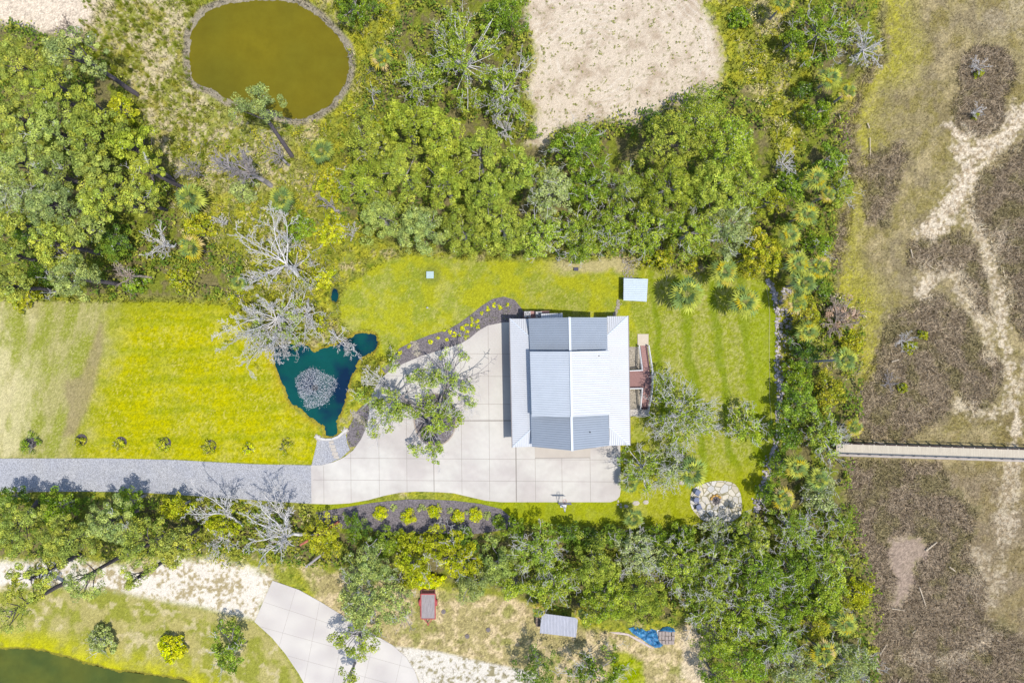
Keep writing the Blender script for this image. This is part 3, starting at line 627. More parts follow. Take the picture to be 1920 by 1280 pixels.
for px, py, lb in ((831.5, 1146, "round grey lid in the yard just right of the red trailer"), (915.5, 1180, "round grey lid furthest right in the yard"), (876, 1192, "round grey lid nearest the white gravel patch")):
    tagobj(MB().cyl((*P(px, py), 0), (*P(px, py), .1), .33, .3, 16).cyl((*P(px, py), .1), (*P(px, py), .16), .1, .08, 10).build("tank_lid", M_lid), lb, "lid", "round tank lids in the yard")

# ---------------------------------------------------------------- red trailer
M_red = mat("red paint", alb(196, 84, 84), rough=.55, var=.1)
M_redd = mat("dark red steel", alb(120, 44, 52), rough=.6, var=.1)
M_deckw = mat("grey planks", alb(176, 168, 168), rough=.9, var=.3, scale=1.6, stretch=(5, .6, 1))
M_tyre = mat("tyre rubber", (.02, .02, .02), rough=.9, var=.1)
tz = thing("trailer", "red utility trailer with grey plank bed parked under the hedge", "trailer", P3(802.6, 1136, .7))
MB().box(-.92, .92, -1.68, 1.62, -.08, 0).build("bed_planks", M_deckw, tz)
g = MB()
for k in range(9): g.box(-.85 + k * .2, -.84 + k * .2, -1.66, 1.6, .001, .004)
g.build("plank_gaps", M_brownd, tz)
MB().box(-1.06, -.925, -1.8, 1.75, -.16, .06).box(.925, 1.06, -1.8, 1.75, -.16, .06).box(-.925, .925, -1.8, -1.69, -.16, .05).box(-.925, .925, 1.63, 1.75, -.16, .05).build("frame", M_red, tz)
for sx in (-1, 1):
    f = MB()
    for k in range(6):
        t0 = pi * k / 6; t1 = pi * (k + 1) / 6
        f.add([(sx * 1.07, .45 + .48 * cos(t0), -.28 + .38 * sin(t0)), (sx * 1.3, .45 + .48 * cos(t0), -.28 + .38 * sin(t0)), (sx * 1.3, .45 + .48 * cos(t1), -.28 + .38 * sin(t1)), (sx * 1.07, .45 + .48 * cos(t1), -.28 + .38 * sin(t1))], [(0, 1, 2, 3)])
    f.build("fender", M_red, tz)
    wv = thing("wheel", None, None); wv.parent = tz
    MB().torus((0, 0, 0), .24, .085, 18, 8).build("tyre", M_tyre, wv); MB().cyl((0, 0, -.05), (0, 0, .05), .17, .17, 12).build("rim", M_grey, wv)
    wv.location = (sx * 1.18, .45, -.38); wv.rotation_euler = (0, pi / 2, 0)
MB().bar((-.6, -1.8, -.08), (0, -2.5, -.08), .09, .08).bar((.6, -1.8, -.08), (0, -2.5, -.08), .09, .08).box(-.09, .09, -2.68, -2.42, -.14, -.02).build("tongue", M_red, tz)
g = MB().box(-1.0, 1.0, 1.78, 1.86, -.14, .02).box(-1.0, 1.0, 2.26, 2.34, -.14, .02).box(-1.0, -.92, 1.86, 2.26, -.14, .02).box(.92, 1.0, 1.86, 2.26, -.14, .02)
for k in range(7): g.box(-.9 + k * .29, -.88 + k * .29, 1.86, 2.26, -.1, -.02)
for k in range(3): g.box(-.92, .92, 1.93 + k * .12, 1.95 + k * .12, -.1, -.03)
g.build("ramp_gate", M_redd, tz)

# blue tarp, concrete blocks
M_tarp = mat("blue tarp", alb(84, 164, 212), rough=.45, var=.3, scale=2.2, color2=alb(40, 110, 170), c2scale=2.0, bump=.6, bscale=3)
TARP = [(1178, 1177), (1190, 1174), (1203, 1177), (1212, 1183), (1220, 1177), (1230, 1181), (1233, 1192), (1243, 1208), (1238, 1212), (1228, 1213), (1216, 1206), (1200, 1195), (1186, 1186)]
def crumple(name, poly, step, zf, m, seed):
    xs = np.arange(min(p[0] for p in poly), max(p[0] for p in poly) + step, step); ys = np.arange(min(p[1] for p in poly), max(p[1] for p in poly) + step, step)
    X, Y = np.meshgrid(xs, ys); sdv = sdist(poly, X, Y, 20); Z = .04 + zf * fbm(X, Y, 7, seed, 4) * np.clip((sdv + 1) / 6, 0, 1)
    ny, nx = X.shape; idx = np.arange(ny * nx).reshape(ny, nx); F = np.stack([idx[:-1, :-1], idx[1:, :-1], idx[1:, 1:], idx[:-1, 1:]], -1).reshape(-1, 4)
    keep = (sdv.ravel()[F] > -.5).all(1); F = F[keep]; u, inv = np.unique(F, return_inverse=True)
    V = np.stack([(X - 960) / S, (640 - Y) / S, Z], -1).reshape(-1, 3)[u]
    o = mesh_np(name, V, inv.reshape(F.shape), m, smooth=True); return o
tagobj(crumple("blue_tarp", TARP, .7, .9, M_tarp, 5), "crumpled blue tarp lying below the southern trees, left of the stacked blocks", "tarp")
tagobj(crumple("blue_tarp", [(1236, 1182), (1242, 1175), (1252, 1173), (1263, 1177), (1266, 1183), (1258, 1184), (1246, 1182)], .7, 1.1, M_tarp, 8), "narrow strip of blue tarp tucked behind the top of the stacked blocks", "tarp")
M_blk = mat("concrete block", alb(186, 172, 164), rough=.9, var=.2, scale=2)
rng = random.Random(11)
for j in range(3):
    for i in range(5):
        x, y = P(1237.5 + i * 6 + rng.random(), 1186.5 + j * 8.4 + rng.random(), .3); o = MB().box(-.2, .2, -.29, .29, 0, .26).box(-.15, .15, -.24, .24, .26, .3).build("block", M_blk)
        o.location = (x, y, .02); o.rotation_euler = (rng.uniform(-.06, .06), 0, rng.uniform(-.15, .15)); tagobj(o, "grey-brown rough concrete block laid in rows beside the blue tarp", "block", "concrete blocks stacked beside the tarp")
o = crumple("white_tarp", [(1232, 1180), (1236, 1180), (1238, 1196), (1244, 1206), (1240, 1208), (1234, 1196)], .7, .3, M_white, 3); tagobj(o, "thin white sheet folded between the blue tarp and the blocks", "sheet")
o = crumple("plastic_sheet", [(1141, 1184), (1160, 1184), (1178, 1187), (1200, 1198), (1220, 1211), (1226, 1215), (1216, 1212), (1196, 1201), (1176, 1190), (1158, 1188)], .7, .25, mat("pale plastic", alb(224, 206, 198), var=.2), 6); tagobj(o, "long pale plastic strip trailing along the lower edge of the blue tarp", "sheet")

# ---------------------------------------------------------------- basketball hoop
M_clear = mat("backboard", alb(226, 228, 234), rough=.4, var=.03)
M_or = mat("orange rim", alb(226, 110, 84), rough=.5, var=.05)
hp = thing("basketball_hoop", "basketball hoop with white backboard at the bottom edge of the concrete driveway", "basketball hoop", P3(1056, 945, 0))
bx0 = 0.0
MB().box(-.42, .42, -.35, .25, 0, .3).build("base", M_white, hp)
MB().box(-.06, .06, -.35, -.23, .2, 3.2).build("pole", M_dark, hp)
MB().bar((0, -.29, 3.15), (-.28, .78, 2.95), .06, .06).bar((0, -.29, 3.15), (.28, .78, 2.95), .06, .06).bar((0, -.29, 2.6), (0, .78, 2.6), .06, .06).build("arm", M_grey, hp)
bbd = MB().box(-.85, .85, .78, .83, 2.55, 3.55).build("backboard", M_clear, hp)
MB().box(-.9, .9, .775, .85, 3.552, 3.6).box(-.9, .9, .775, .85, 2.5, 2.548).build("board_frame", M_dark, bbd)
rimo = MB().torus((0, 1.12, 2.9), .23, .022, 20, 6).box(-.05, .05, .835, .9, 2.86, 2.93).build("rim", M_or, hp)
nv = MB()
for k in range(12):
    t = 2 * pi * k / 12; nv.cyl((.23 * cos(t), 1.12 + .23 * sin(t), 2.88), (.13 * cos(t + .3), 1.12 + .13 * sin(t + .3), 2.45), .012, .012, 4, False)
nv.build("net", M_white, rimo)

# ---------------------------------------------------------------- fire-pit patio
def stone_mat():
    m = mat("flagstone", alb(218, 210, 192, 1.15), rough=.9, var=.12, scale=1.2, bump=.3, bscale=5)
    t = m.node_tree; N = t.nodes.new; Lk = t.links.new; b = [n for n in t.nodes if n.type == 'BSDF_PRINCIPLED'][0]
    tc = [n for n in t.nodes if n.type == 'TEX_COORD'][0]
    src = b.inputs['Base Color'].links[0].from_socket
    v1 = N("ShaderNodeTexVoronoi"); v1.feature = 'DISTANCE_TO_EDGE'; v1.inputs['Scale'].default_value = 1.15; Lk(tc.outputs['Object'], v1.inputs['Vector'])
    v2 = N("ShaderNodeTexVoronoi"); v2.inputs['Scale'].default_value = 1.15; Lk(tc.outputs['Object'], v2.inputs['Vector'])
    mp = N("ShaderNodeMapRange"); mp.inputs[1].default_value = .03; mp.inputs[2].default_value = .07; Lk(v1.outputs['Distance'], mp.inputs[0])
    hs = N("ShaderNodeHueSaturation"); sep = N("ShaderNodeSeparateColor"); Lk(v2.outputs['Color'], sep.inputs[0])
    mr = N("ShaderNodeMapRange"); mr.inputs[3].default_value = .84; mr.inputs[4].default_value = 1.1; Lk(sep.outputs[0], mr.inputs[0]); Lk(mr.outputs[0], hs.inputs['Value']); Lk(src, hs.inputs['Color'])
    mr2 = N("ShaderNodeMapRange"); mr2.inputs[3].default_value = .3; mr2.inputs[4].default_value = 1.4; Lk(sep.outputs[1], mr2.inputs[0]); Lk(mr2.outputs[0], hs.inputs['Saturation'])
    mx = N("ShaderNodeMix"); mx.data_type = 'RGBA'; Lk(mp.outputs[0], mx.inputs[0]); mx.inputs[6].default_value = (*alb(156, 148, 112), 1); Lk(hs.outputs[0], mx.inputs[7]); Lk(mx.outputs[2], b.inputs['Base Color'])
    return m
PAT = [(1294, 940), (1296, 925), (1303, 914), (1316, 908), (1330, 903), (1350, 901), (1372, 904), (1382, 912), (1388, 924), (1391, 942), (1391, 956), (1387, 968), (1374, 976), (1355, 979), (1335, 979), (1318, 975), (1306, 964), (1298, 954)]
tagobj(MB().prism([P(x, y, .08) for x, y in spline(PAT, 3)], -.02, .08).build("patio", stone_mat()), kind='structure')
rng = random.Random(21)
M_tan = mat("tan stone", alb(222, 176, 96), rough=.9, var=.2, scale=3)
M_ash = mat("ash", alb(120, 112, 112), rough=1, var=.4, scale=5)
fp = thing("fire_pit", "round fire pit ringed with tan stones in the middle of the flagstone patio", "fire pit", P3(1342, 937, .08))
for k in range(9):
    t = 2 * pi * k / 9; vs, fs = rock_bm(rng, .27, .2, .28); mb = MB().add([(x * cos(t + pi / 2) - y * sin(t + pi / 2) + .68 * cos(t), x * sin(t + pi / 2) + y * cos(t + pi / 2) + .68 * sin(t), z) for x, y, z in vs], fs)
    mb.build("stone", M_tan if k in (2, 3, 4, 1) else M_stone, fp)
MB().cyl((0, 0, 0), (0, 0, .06), .5, .5, 16).build("ash_bed", M_ash, fp)
mb = MB()
for k in range(5): t = k * 1.26; mb.cyl((.3 * cos(t), .3 * sin(t), .08), (-.3 * cos(t + .4), -.3 * sin(t + .4), .2), .05, .04, 6)
mb.build("burnt_logs", M_dark, fp)
M_chair = mat("slate chair", alb(128, 138, 168), rough=.7, var=.1)
for px, py, rz, lb in ((1305, 936, -.05, "middle slate-grey patio chair left of the fire pit"), (1309.5, 949, .45, "lowest slate-grey patio chair left of the fire pit"), (1307, 922, -.5, "topmost slate-grey patio chair partly under the palm tree's edge")):
    ch = thing("patio_chair", lb, "chair", P3(px, py, .08), "chairs around the fire pit", rz)
    MB().box(-.3, .32, -.3, .3, .36, .41).build("seat", M_chair, ch)
    MB().add([(-.3, -.3, .4), (-.3, .3, .4), (-.48, .3, .95), (-.48, -.3, .95), (-.34, -.3, .4), (-.34, .3, .4), (-.52, .3, .95), (-.52, -.3, .95)], [(0, 1, 2, 3), (7, 6, 5, 4), (0, 4, 5, 1), (1, 5, 6, 2), (2, 6, 7, 3), (3, 7, 4, 0)]).build("backrest", M_chair, ch)
    for sy in (-1, 1):
        MB().box(-.3, .32, sy * .36 - .04, sy * .36 + .04, .6, .63).build("armrest", M_chair, ch)
        MB().box(.26, .31, sy * .34 - .03, sy * .34 + .03, 0, .6).build("leg", M_chair, ch); MB().box(-.3, -.25, sy * .34 - .03, sy * .34 + .03, 0, .6).build("leg", M_chair, ch)

# ---------------------------------------------------------------- boardwalk
M_bw = mat("boardwalk planks", alb(220, 210, 188, 1.1), rough=.9, var=.16, scale=1.3, stretch=(5, .4, 1))
M_bwd = mat("boardwalk timber", alb(196, 184, 172), rough=.9, var=.15, scale=2)
bw = thing("boardwalk", "pale grey wooden boardwalk with handrails running out over the marsh", "boardwalk")
BH = 1.5
def bwp(t, off, h):     # along the walk, t in px from 1568 to 2400
    return P3(1568 + t, 842 + off + t * .032, h)
MB().prism([bwp(0, -10, BH)[:2], bwp(830, -10, BH)[:2], bwp(830, 8, BH)[:2], bwp(0, 8, BH)[:2]], BH - .06, BH).build("walkway", M_bw, bw)
g = MB()
for k in range(int(830 / 2.1)):
    a = Vector(bwp(k * 2.1, -10, BH + .003)); b = Vector(bwp(k * 2.1, 8, BH + .003)); g.add([a, a + Vector((.02, 0, 0)), b + Vector((.02, 0, 0)), b], [(3, 2, 1, 0)])
g.build("plank_gaps", M_brownd, bw)
MB().bar(bwp(0, 8.5, BH - .07), bwp(830, 8.5, BH - .07), .15, .25).bar(bwp(0, -9, BH - .07), bwp(830, -9, BH - .07), .15, .25).build("joists", M_bwd, bw)
MB().bar(bwp(0, 10.8, BH + .95), bwp(830, 10.8, BH + .95), .24, .05).build("handrail", M_bwd, bw)
MB().bar(bwp(0, -11.2, BH + .95), bwp(830, -11.2, BH + .95), .06, .05).bar(bwp(0, -11.2, BH + .5), bwp(830, -11.2, BH + .5), .05, .1).build("handrail", M_brownd, bw)
for k in range(40):
    for off in (-11.6, 10.6):
        x, y, _ = bwp(5 + k * 20.8, off, BH + .5)
        MB().box(x - .07, x + .07, y - .07, y + .07, -.2, BH + (1.0 if off < 0 else .9)).build("post", M_bwd, bw)

# ---------------------------------------------------------------- small bridge pad at the blue pond, stepping stones, rocks
BR = [(595, 820), (603, 823), (612, 824), (622, 823), (634, 818), (642, 811), (648, 812), (651, 830), (656, 843), (640, 858), (620, 867), (602, 872), (584, 873), (588, 856), (593, 835)]
sheet("gravel_pad", BR, -.02, .075, M_gravel)
kb = MB(); arc = spline([(593, 818), (600, 822), (610, 824), (622, 823.5), (634, 818.5), (643, 811), (650, 806)], 1)[:7]
for i in range(len(arc) - 1): kb.bar((*P(*arc[i], .2), .2), (*P(*arc[i + 1], .2), .2), .32, .25)
tagobj(kb.build("stone_edging", mat("white edging", alb(226, 222, 214), var=.1)), "curved white stone edging between the gravel pad and the blue pond outlet", "edging")
slab = [(621.5, 829, 9, 5.5, .15, "uppermost pale square stone slab on the gravel pad"), (623.5, 836, 11, 6, -.1, "second stone slab from the top on the gravel pad"), (625.8, 842.5, 10, 6.5, -.1, "bluish middle stone slab on the gravel pad"), (628.5, 850, 11, 7, -.15, "large tan stone slab fourth from the top on the gravel pad"), (631, 856.5, 10, 5.5, -.2, "lowest stone slab on the gravel pad")]
for px, py, a, b, r_, lb in slab:
    o = MB().prism([(-a / S / 2, -b / S / 2), (a / S / 2, -b / S / 2 + .05), (a / S / 2 - .04, b / S / 2), (-a / S / 2, b / S / 2 - .03)], 0, .06).build("stone_slab", M_stone); o.location = (*P(px, py), .07); o.rotation_euler.z = r_
    tagobj(o, lb, "stone slab", "slabs crossing the gravel pad")
rng = random.Random(31)
st2 = [(1159, 939, 4, 6, "small stepping stone touching the driveway's rounded corner"), (1158.5, 945.5, 5, 4, "lower left small stepping stone by the driveway corner"), (1163.5, 944.5, 4, 4, "tiny stepping stone just right of the driveway corner"), (1164, 949.8, 6, 4, "flat stepping stone lowest of the cluster at the driveway corner"),
       (1174, 948.5, 9, 7, "triangular stepping stone between the small cluster and the big slab"), (1192.5, 943, 15, 10, "largest rectangular stepping stone on the lawn below the east oak"), (1211, 941, 12, 9, "pointed stepping stone at the right end of the line")]
for px, py, a, b, lb in st2:
    vs, fs = rock_bm(rng, a / S / 2, b / S / 2, .1, 6); o = MB().add(vs, fs).build("stepping_stone", M_stone); o.location = P3(px, py); tagobj(o, lb, "stepping stone", "stepping stones beside the driveway corner")
def rockstuff(name, label, spots, m, seed, szr=(.12, .3), cat="rocks", kind='stuff', group=None):
    rg = random.Random(seed); mb = MB()
    for px, py in spots:
        s_ = rg.uniform(*szr); vs, fs = rock_bm(rg, s_, s_ * rg.uniform(.6, 1), s_ * .7, 6); t = rg.random() * 6.3; x0_, y0_ = P(px, py)
        mb.add([(x * cos(t) - y * sin(t) + x0_, x * sin(t) + y * cos(t) + y0_, z + .01) for x, y, z in vs], fs)
    return tagobj(mb.build(name, m), label, cat, group, kind)
rg = random.Random(2); sp = []
edge = [(1437, 526), (1447, 540), (1453, 560), (1456, 590), (1457, 640), (1456, 690), (1460, 720), (1459, 760), (1456, 800), (1454, 830), (1447, 850), (1440, 880), (1432, 905), (1424, 935), (1420, 965)]
M_rip = mat("riprap", alb(222, 212, 212, .95), rough=.9, var=.3, scale=3)
for i in range(len(edge) - 1):
    for k in range(46):
        t = rg.random(); sp.append((edge[i][0] + (edge[i + 1][0] - edge[i][0]) * t + rg.gauss(1, 2.4 if i < 10 else 5), edge[i][1] + (edge[i + 1][1] - edge[i][1]) * t + rg.gauss(0, 2)))
for k in range(260): sp.append((rg.uniform(1463, 1486), rg.choice([rg.uniform(580, 640), rg.uniform(640, 820), rg.uniform(540, 580)])))
rockstuff("riprap_rocks", "long line of broken white rocks along the right edge of the lawn", sp, M_rip, 5, (.07, .26))
sp = [(780 + (640 - 668) * 0 + rg.gauss(0, 3.5) + (y - 655) * .25, y) for y in [rg.uniform(640, 668) for _ in range(150)]]
rockstuff("scree_rocks", "band of small tan rocks crossing the dark mulch bed above the driveway oak", sp, M_peb, 6, (.06, .16))
sp = [(658 + t * 28 + rg.gauss(0, 2), 772 + t * t * 10 + 16 * t + rg.gauss(0, 2.5)) for t in [rg.random() for _ in range(150)]]
rockstuff("scree_rocks", "band of small tan rocks across the mulch between blue pond and driveway", sp, M_peb, 7, (.06, .16))
sp = [(1158 + 3 * sin((y - 560) * .1) + rg.gauss(0, 1.8) - (y - 562) * .2, y) for y in [rg.uniform(562, 592) for _ in range(130)]]
rockstuff("pebble_path", "thin curved strip of tan pebbles between the small shed and the house", sp, M_peb, 8, (.06, .15))
sp = [(1178 + rg.gauss(0, 5), rg.uniform(488, 520)) for _ in range(120)] + [(rg.uniform(1165, 1215), rg.uniform(484, 498)) for _ in range(60)]
rockstuff("pebble_path", "scattered pale pebbles above the small shed at the edge of the trees", sp, M_peb, 9, (.05, .14))
for (cx, cy), lb in (((596, 820), "pile of white rocks at the left end of the gravel pad's edging"), ((647, 808), "pile of white rocks at the right end of the gravel pad's edging")):
    rockstuff("rock_pile", lb, [(cx + rg.gauss(0, 3), cy + rg.gauss(0, 2.5)) for _ in range(26)], M_stone, cx, (.12, .25), "rock pile", None)
vs, fs = rock_bm(rg, .75, .5, .5, 8); o = MB().add(vs, fs).build("boulder", mat("tan boulder", alb(178, 160, 140), var=.25, scale=2, bump=.6, bscale=3)); o.location = P3(812, 758, .15); tagobj(o, "tan boulder lying inside the oak's bed in the driveway", "boulder")
vs, fs = rock_bm(rg, .45, .4, .4, 8); o = MB().add(vs, fs).build("boulder", M_stone); o.location = P3(1277, 903); tagobj(o, "pale boulder at the foot of the palm beside the patio", "boulder")

# string line along the lawn, poles, drift logs
M_line = mat("pale cord", alb(206, 206, 130), var=.05)
ln = [(1437, 540), (1441, 560), (1443, 590), (1442, 640), (1443, 700), (1442.5, 740), (1445, 770), (1447, 795)]
mb = MB()
for i in range(len(ln) - 1): mb.cyl((*P(*ln[i]), .05), (*P(*ln[i + 1]), .05), .045, .045, 6, False)
tagobj(mb.build("garden_hose", M_line), "thin pale hose lying along the right edge of the lawn", "hose")
M_drift = mat("drift wood", alb(226, 208, 180), rough=.9, var=.15, scale=3)
for (ax, ay), (bx, by), r_, lb in (((1734, 1031), (1755, 1015), .13, "thick pale log at the right edge of the bare mud patch"), ((1778, 1061), (1789, 1069), .12, "short pale log alone in the brown marsh right of the mud patch"),
        ((1722, 1099), (1735, 1136), .1, "long thin pale log pointing down below the mud patch"), ((1634.5, 1213), (1646, 1240), .08, "thin log at the tree edge, left of a crossed pair low in the marsh"), ((1648, 1226), (1661, 1206), .08, "thin log slanting up to the right beside the tree edge low in the marsh"),
        ((1670, 1139), (1695, 1143), .06, "thin whitish log lying flat below the mud patch"), ((1709, 1185), (1716, 1180), .08, "tiny pale log in the dark brush of the lower marsh"), ((1683, 1277), (1689, 1268), .09, "short log at the very bottom of the marsh"),
        ((1629.5, 259), (1630.5, 299), .07, "straight upright-looking white pole lying in the upper marsh grass"), ((1706, 468), (1710, 484), .1, "short white log on the dark brush patch of the middle marsh"), ((1670, 678), (1684, 674), .1, "flat pale driftwood piece in the middle marsh brush"),
        ((1571, 215), (1578, 233), .08, "short pale stick beside the dark bush at the upper marsh edge"), ((1625, 232), (1629, 242), .09, "small pale stump piece above the white pole in the marsh"), ((1636, 828), (1655, 830), .09, "bleached driftwood leaning at the boardwalk's upper edge")):
    o = MB().cyl((*P(ax, ay), .25), (*P(bx, by), .22), r_, r_ * .7, 8)
    d = Vector((bx - ax, by - ay)).normalized(); mxp = ((ax + bx) / 2, (ay + by) / 2); o.cyl((*P(*mxp), .25), (*P(mxp[0] + d.y * 3 + d.x, mxp[1] - d.x * 3 + d.y), .35), r_ * .4, r_ * .2, 5)
    tagobj(o.build("log", M_drift), lb, "log", "driftwood in the marsh")

# ---------------------------------------------------------------- fountain
ft = thing("fountain", "floating fountain throwing a round patch of white spray on the blue pond", "fountain", P3(591, 727, -.18))
MB().cyl((0, 0, 0), (0, 0, .18), .45, .4, 16).build("float", M_dark, ft); MB().cyl((0, 0, .18), (0, 0, .5), .06, .04, 8).build("nozzle", M_grey, ft)
rn = np.random.default_rng(3); n = 4300
th = rn.random(n) * 2 * pi; lim = 2.75 * (1 + .10 * np.sin(3 * th + 1) + .07 * np.sin(5 * th) - .28 * np.exp(-((th - 3.95) / .22) ** 2)); rr = lim * np.sqrt(rn.random(n)) + rn.exponential(.16, n) * (rn.random(n) < .25)
c = np.stack([rr * np.cos(th), rr * np.sin(th), np.where(rn.random(n) < .6, rn.random(n) * .05 + .02, 1.6 * (1 - (rr / 3.2) ** 2).clip(0) * rn.random(n) + .05)], -1)
sz = rn.uniform(.014, .042, n)
octv = np.array([(1, 0, 0), (-1, 0, 0), (0, 1, 0), (0, -1, 0), (0, 0, 1), (0, 0, -1)], float); octf = np.array([(0, 2, 4), (2, 1, 4), (1, 3, 4), (3, 0, 4), (2, 0, 5), (1, 2, 5), (3, 1, 5), (0, 3, 5)])
e1 = np.stack([np.cos(th), np.sin(th), 0 * th], -1); e2 = np.stack([-np.sin(th), np.cos(th), 0 * th], -1); st_ = rn.uniform(1.2, 3.4, n)
V = (c[:, None, :] + sz[:, None, None] * (octv[None, :, 0:1] * e1[:, None] * st_[:, None, None] + octv[None, :, 1:2] * e2[:, None] * .7 + octv[None, :, 2:3] * np.array([0, 0, .8]))).reshape(-1, 3); F = (octf[None] + 6 * np.arange(n)[:, None, None]).reshape(-1, 3)
sp_ = mesh_np("spray", V, F, mat("water spray", alb(244, 246, 252, 1.1), rough=.3, var=0), ft); sp_['kind'] = 'stuff'

# ---------------------------------------------------------------- vegetation
M_leaf = mat("leaves", attr=True, var=0, transl=.22)
M_bark = mat("dark bark", alb(122, 112, 118, .95), rough=.95, var=.25, scale=4)
M_grey_bark = mat("pale lichen bark", alb(238, 234, 230, 1.15), rough=.95, var=.22, scale=5)
M_mid_bark = mat("grey bark", alb(186, 178, 176, 1.1), rough=.95, var=.22, scale=4)
M_pinkbark = mat("dead reddish wood", alb(216, 196, 178), rough=.95, var=.2, scale=4)
PAL = {     # leaf colours (clump tones)
    'pine': [(156, 166, 70), (140, 154, 68), (168, 172, 68)], 'pineg': [(148, 162, 84), (134, 150, 80), (160, 170, 84)],
    'canopy': [(150, 162, 56), (134, 150, 52), (164, 172, 62)], 'oak': [(144, 162, 52), (128, 150, 46), (160, 172, 62)],
    'green': [(124, 148, 44), (138, 158, 48), (108, 134, 42)], 'dark': [(100, 126, 42), (88, 114, 46), (114, 136, 40)],
    'yellow': [(168, 172, 36), (152, 162, 34), (180, 180, 48)], 'bright': [(196, 200, 22), (178, 190, 22), (208, 206, 40)],
    'rust': [(176, 148, 120), (186, 160, 134), (164, 140, 112)], 'greyg': [(158, 170, 96), (144, 158, 88), (170, 178, 108)], 'olive': [(160, 164, 40), (140, 150, 40), (176, 172, 52)]}
LK = 2.3
PAL = {k: [np.clip(C(*c) * LK, .004, .8) for c in v] for k, v in PAL.items()}
GLINT = np.array([C(*c) * 1.5 for c in ((186, 196, 150), (186, 188, 186), (204, 206, 150))]); GLINT_FRAC = {'oak': .07, 'green': .04, 'greyg': .12, 'pineg': .03, 'canopy': .015, 'pine': .01, 'dark': .03, 'olive': .03, 'yellow': .02}  # glints off waxy leaves, put into the colour of some leaves
LP = {}     # leaf geometry

def leaves(rn, pos, nrm, L, W, col, cvar=.25):
    """diamond leaf-cluster faces; pos, nrm (n,3)"""
    n = len(pos); nrm = nrm / np.linalg.norm(nrm, axis=1, keepdims=True)
    a = rn.normal(size=(n, 3)); u = np.cross(nrm, a); u /= np.linalg.norm(u, axis=1, keepdims=True) + 1e-9; v = np.cross(nrm, u)
    l = L * rn.uniform(.6, 1.4, (n, 1)); w_ = W * rn.uniform(.6, 1.4, (n, 1))
    droop = nrm * (-.25 * l)
    V = np.stack([pos - u * l + droop, pos - v * w_, pos + u * l + droop, pos + v * w_], 1).reshape(-1, 3)
    F = np.arange(4 * n).reshape(n, 4); c = col * (1 + cvar * (rn.random((n, 1)) - .5) * 2)
    return V, F, np.repeat(c, 4, 0)
def crown_clumps(rn, R, top, thick, cr, cover, irr=.2, flat=1.0, gap=0.0, sx=1.0, sy=1.0, seed=0):
    n = max(6, int(cover * R * R / (cr * cr))); th = rn.random(n * 3) * 2 * pi
    ph = rn.random(6) * 6.28; lim = R * (1 + irr * np.sin(2 * th + ph[0]) * .6 + irr * np.sin(3 * th + ph[1]) * .8 + irr * .6 * np.sin(5 * th + ph[2]) + irr * .4 * np.sin(8 * th + ph[3])) - cr * .5
    r = lim * np.sqrt(rn.random(n * 3)); x = r * np.cos(th) * sx; y = r * np.sin(th) * sy
    if gap > 0:
        g = fbm(x * 1.0 + seed * 11.3, y * 1.0, max(.9, R * .42), seed + 3, 3); k = g > np.quantile(g, gap); x, y, r, lim = x[k], y[k], r[k], lim[k]
    x, y, r, lim = x[:n], y[:n], r[:n], lim[:n]; q = (r / np.maximum(lim, .1))
    z = top - cr * .6 - thick * .75 * q ** 2.2 - rn.exponential(thick * .24, len(x)); z = np.maximum(z, top - thick)
    return np.stack([x, y, z], -1)
def crown_mesh(rn, cl, cr, per, L, W, pal, jit=.6, cvar=.22, flat=.8, pale=.05):
    n = len(cl); k = per; rad = cr * rn.uniform(.65, 1.25, n)
    u = rn.normal(size=(n, k, 3)); u[..., 2] = np.abs(u[..., 2]) * 1.0 - .25 * rn.random((n, k)); u /= np.linalg.norm(u, axis=2, keepdims=True)
    off = u * (rad[:, None, None] * rn.uniform(.7, 1.05, (n, k, 1))); off[..., 2] *= flat
    pos = (cl[:, None] + off).reshape(-1, 3); nr = (u + jit * rn.normal(size=u.shape)).reshape(-1, 3); nr[:, 2] = np.abs(nr[:, 2])
    pi_ = rn.integers(0, len(pal), n); base = np.array([pal[i] for i in pi_]) * rn.uniform(.68, 1.2, (n, 1)); c = np.repeat(base, k, 0); m = rn.random(len(c)) < pale; c[m] = GLINT[rn.integers(0, 3, m.sum())]
    return leaves(rn, pos, nr, L, W, c, cvar)
def tubes(segs, sides=4):
    s = np.array(segs, float); p, q, r0, r1 = s[:, :3], s[:, 3:6], s[:, 6], s[:, 7]
    d = q - p; d /= np.linalg.norm(d, axis=1, keepdims=True) + 1e-9
    ref = np.where(np.abs(d[:, 2:3]) > .9, np.array([[1., 0, 0]]), np.array([[0., 0, 1]])); u = np.cross(d, ref); u /= np.linalg.norm(u, axis=1, keepdims=True); v = np.cross(d, u)
    V = []; n = len(s)
    for (o, r) in ((p, r0), (q, r1)):
        for k in range(sides):
            t = 2 * pi * k / sides; V.append(o + (u * cos(t) + v * sin(t)) * r[:, None])
    V = np.stack(V, 1).reshape(-1, 3); b = np.arange(n)[:, None] * 2 * sides
    F = np.concatenate([b + np.array([[k, (k + 1) % sides, sides + (k + 1) % sides, sides + k]]) for k in range(sides)], 0)
    return V, F
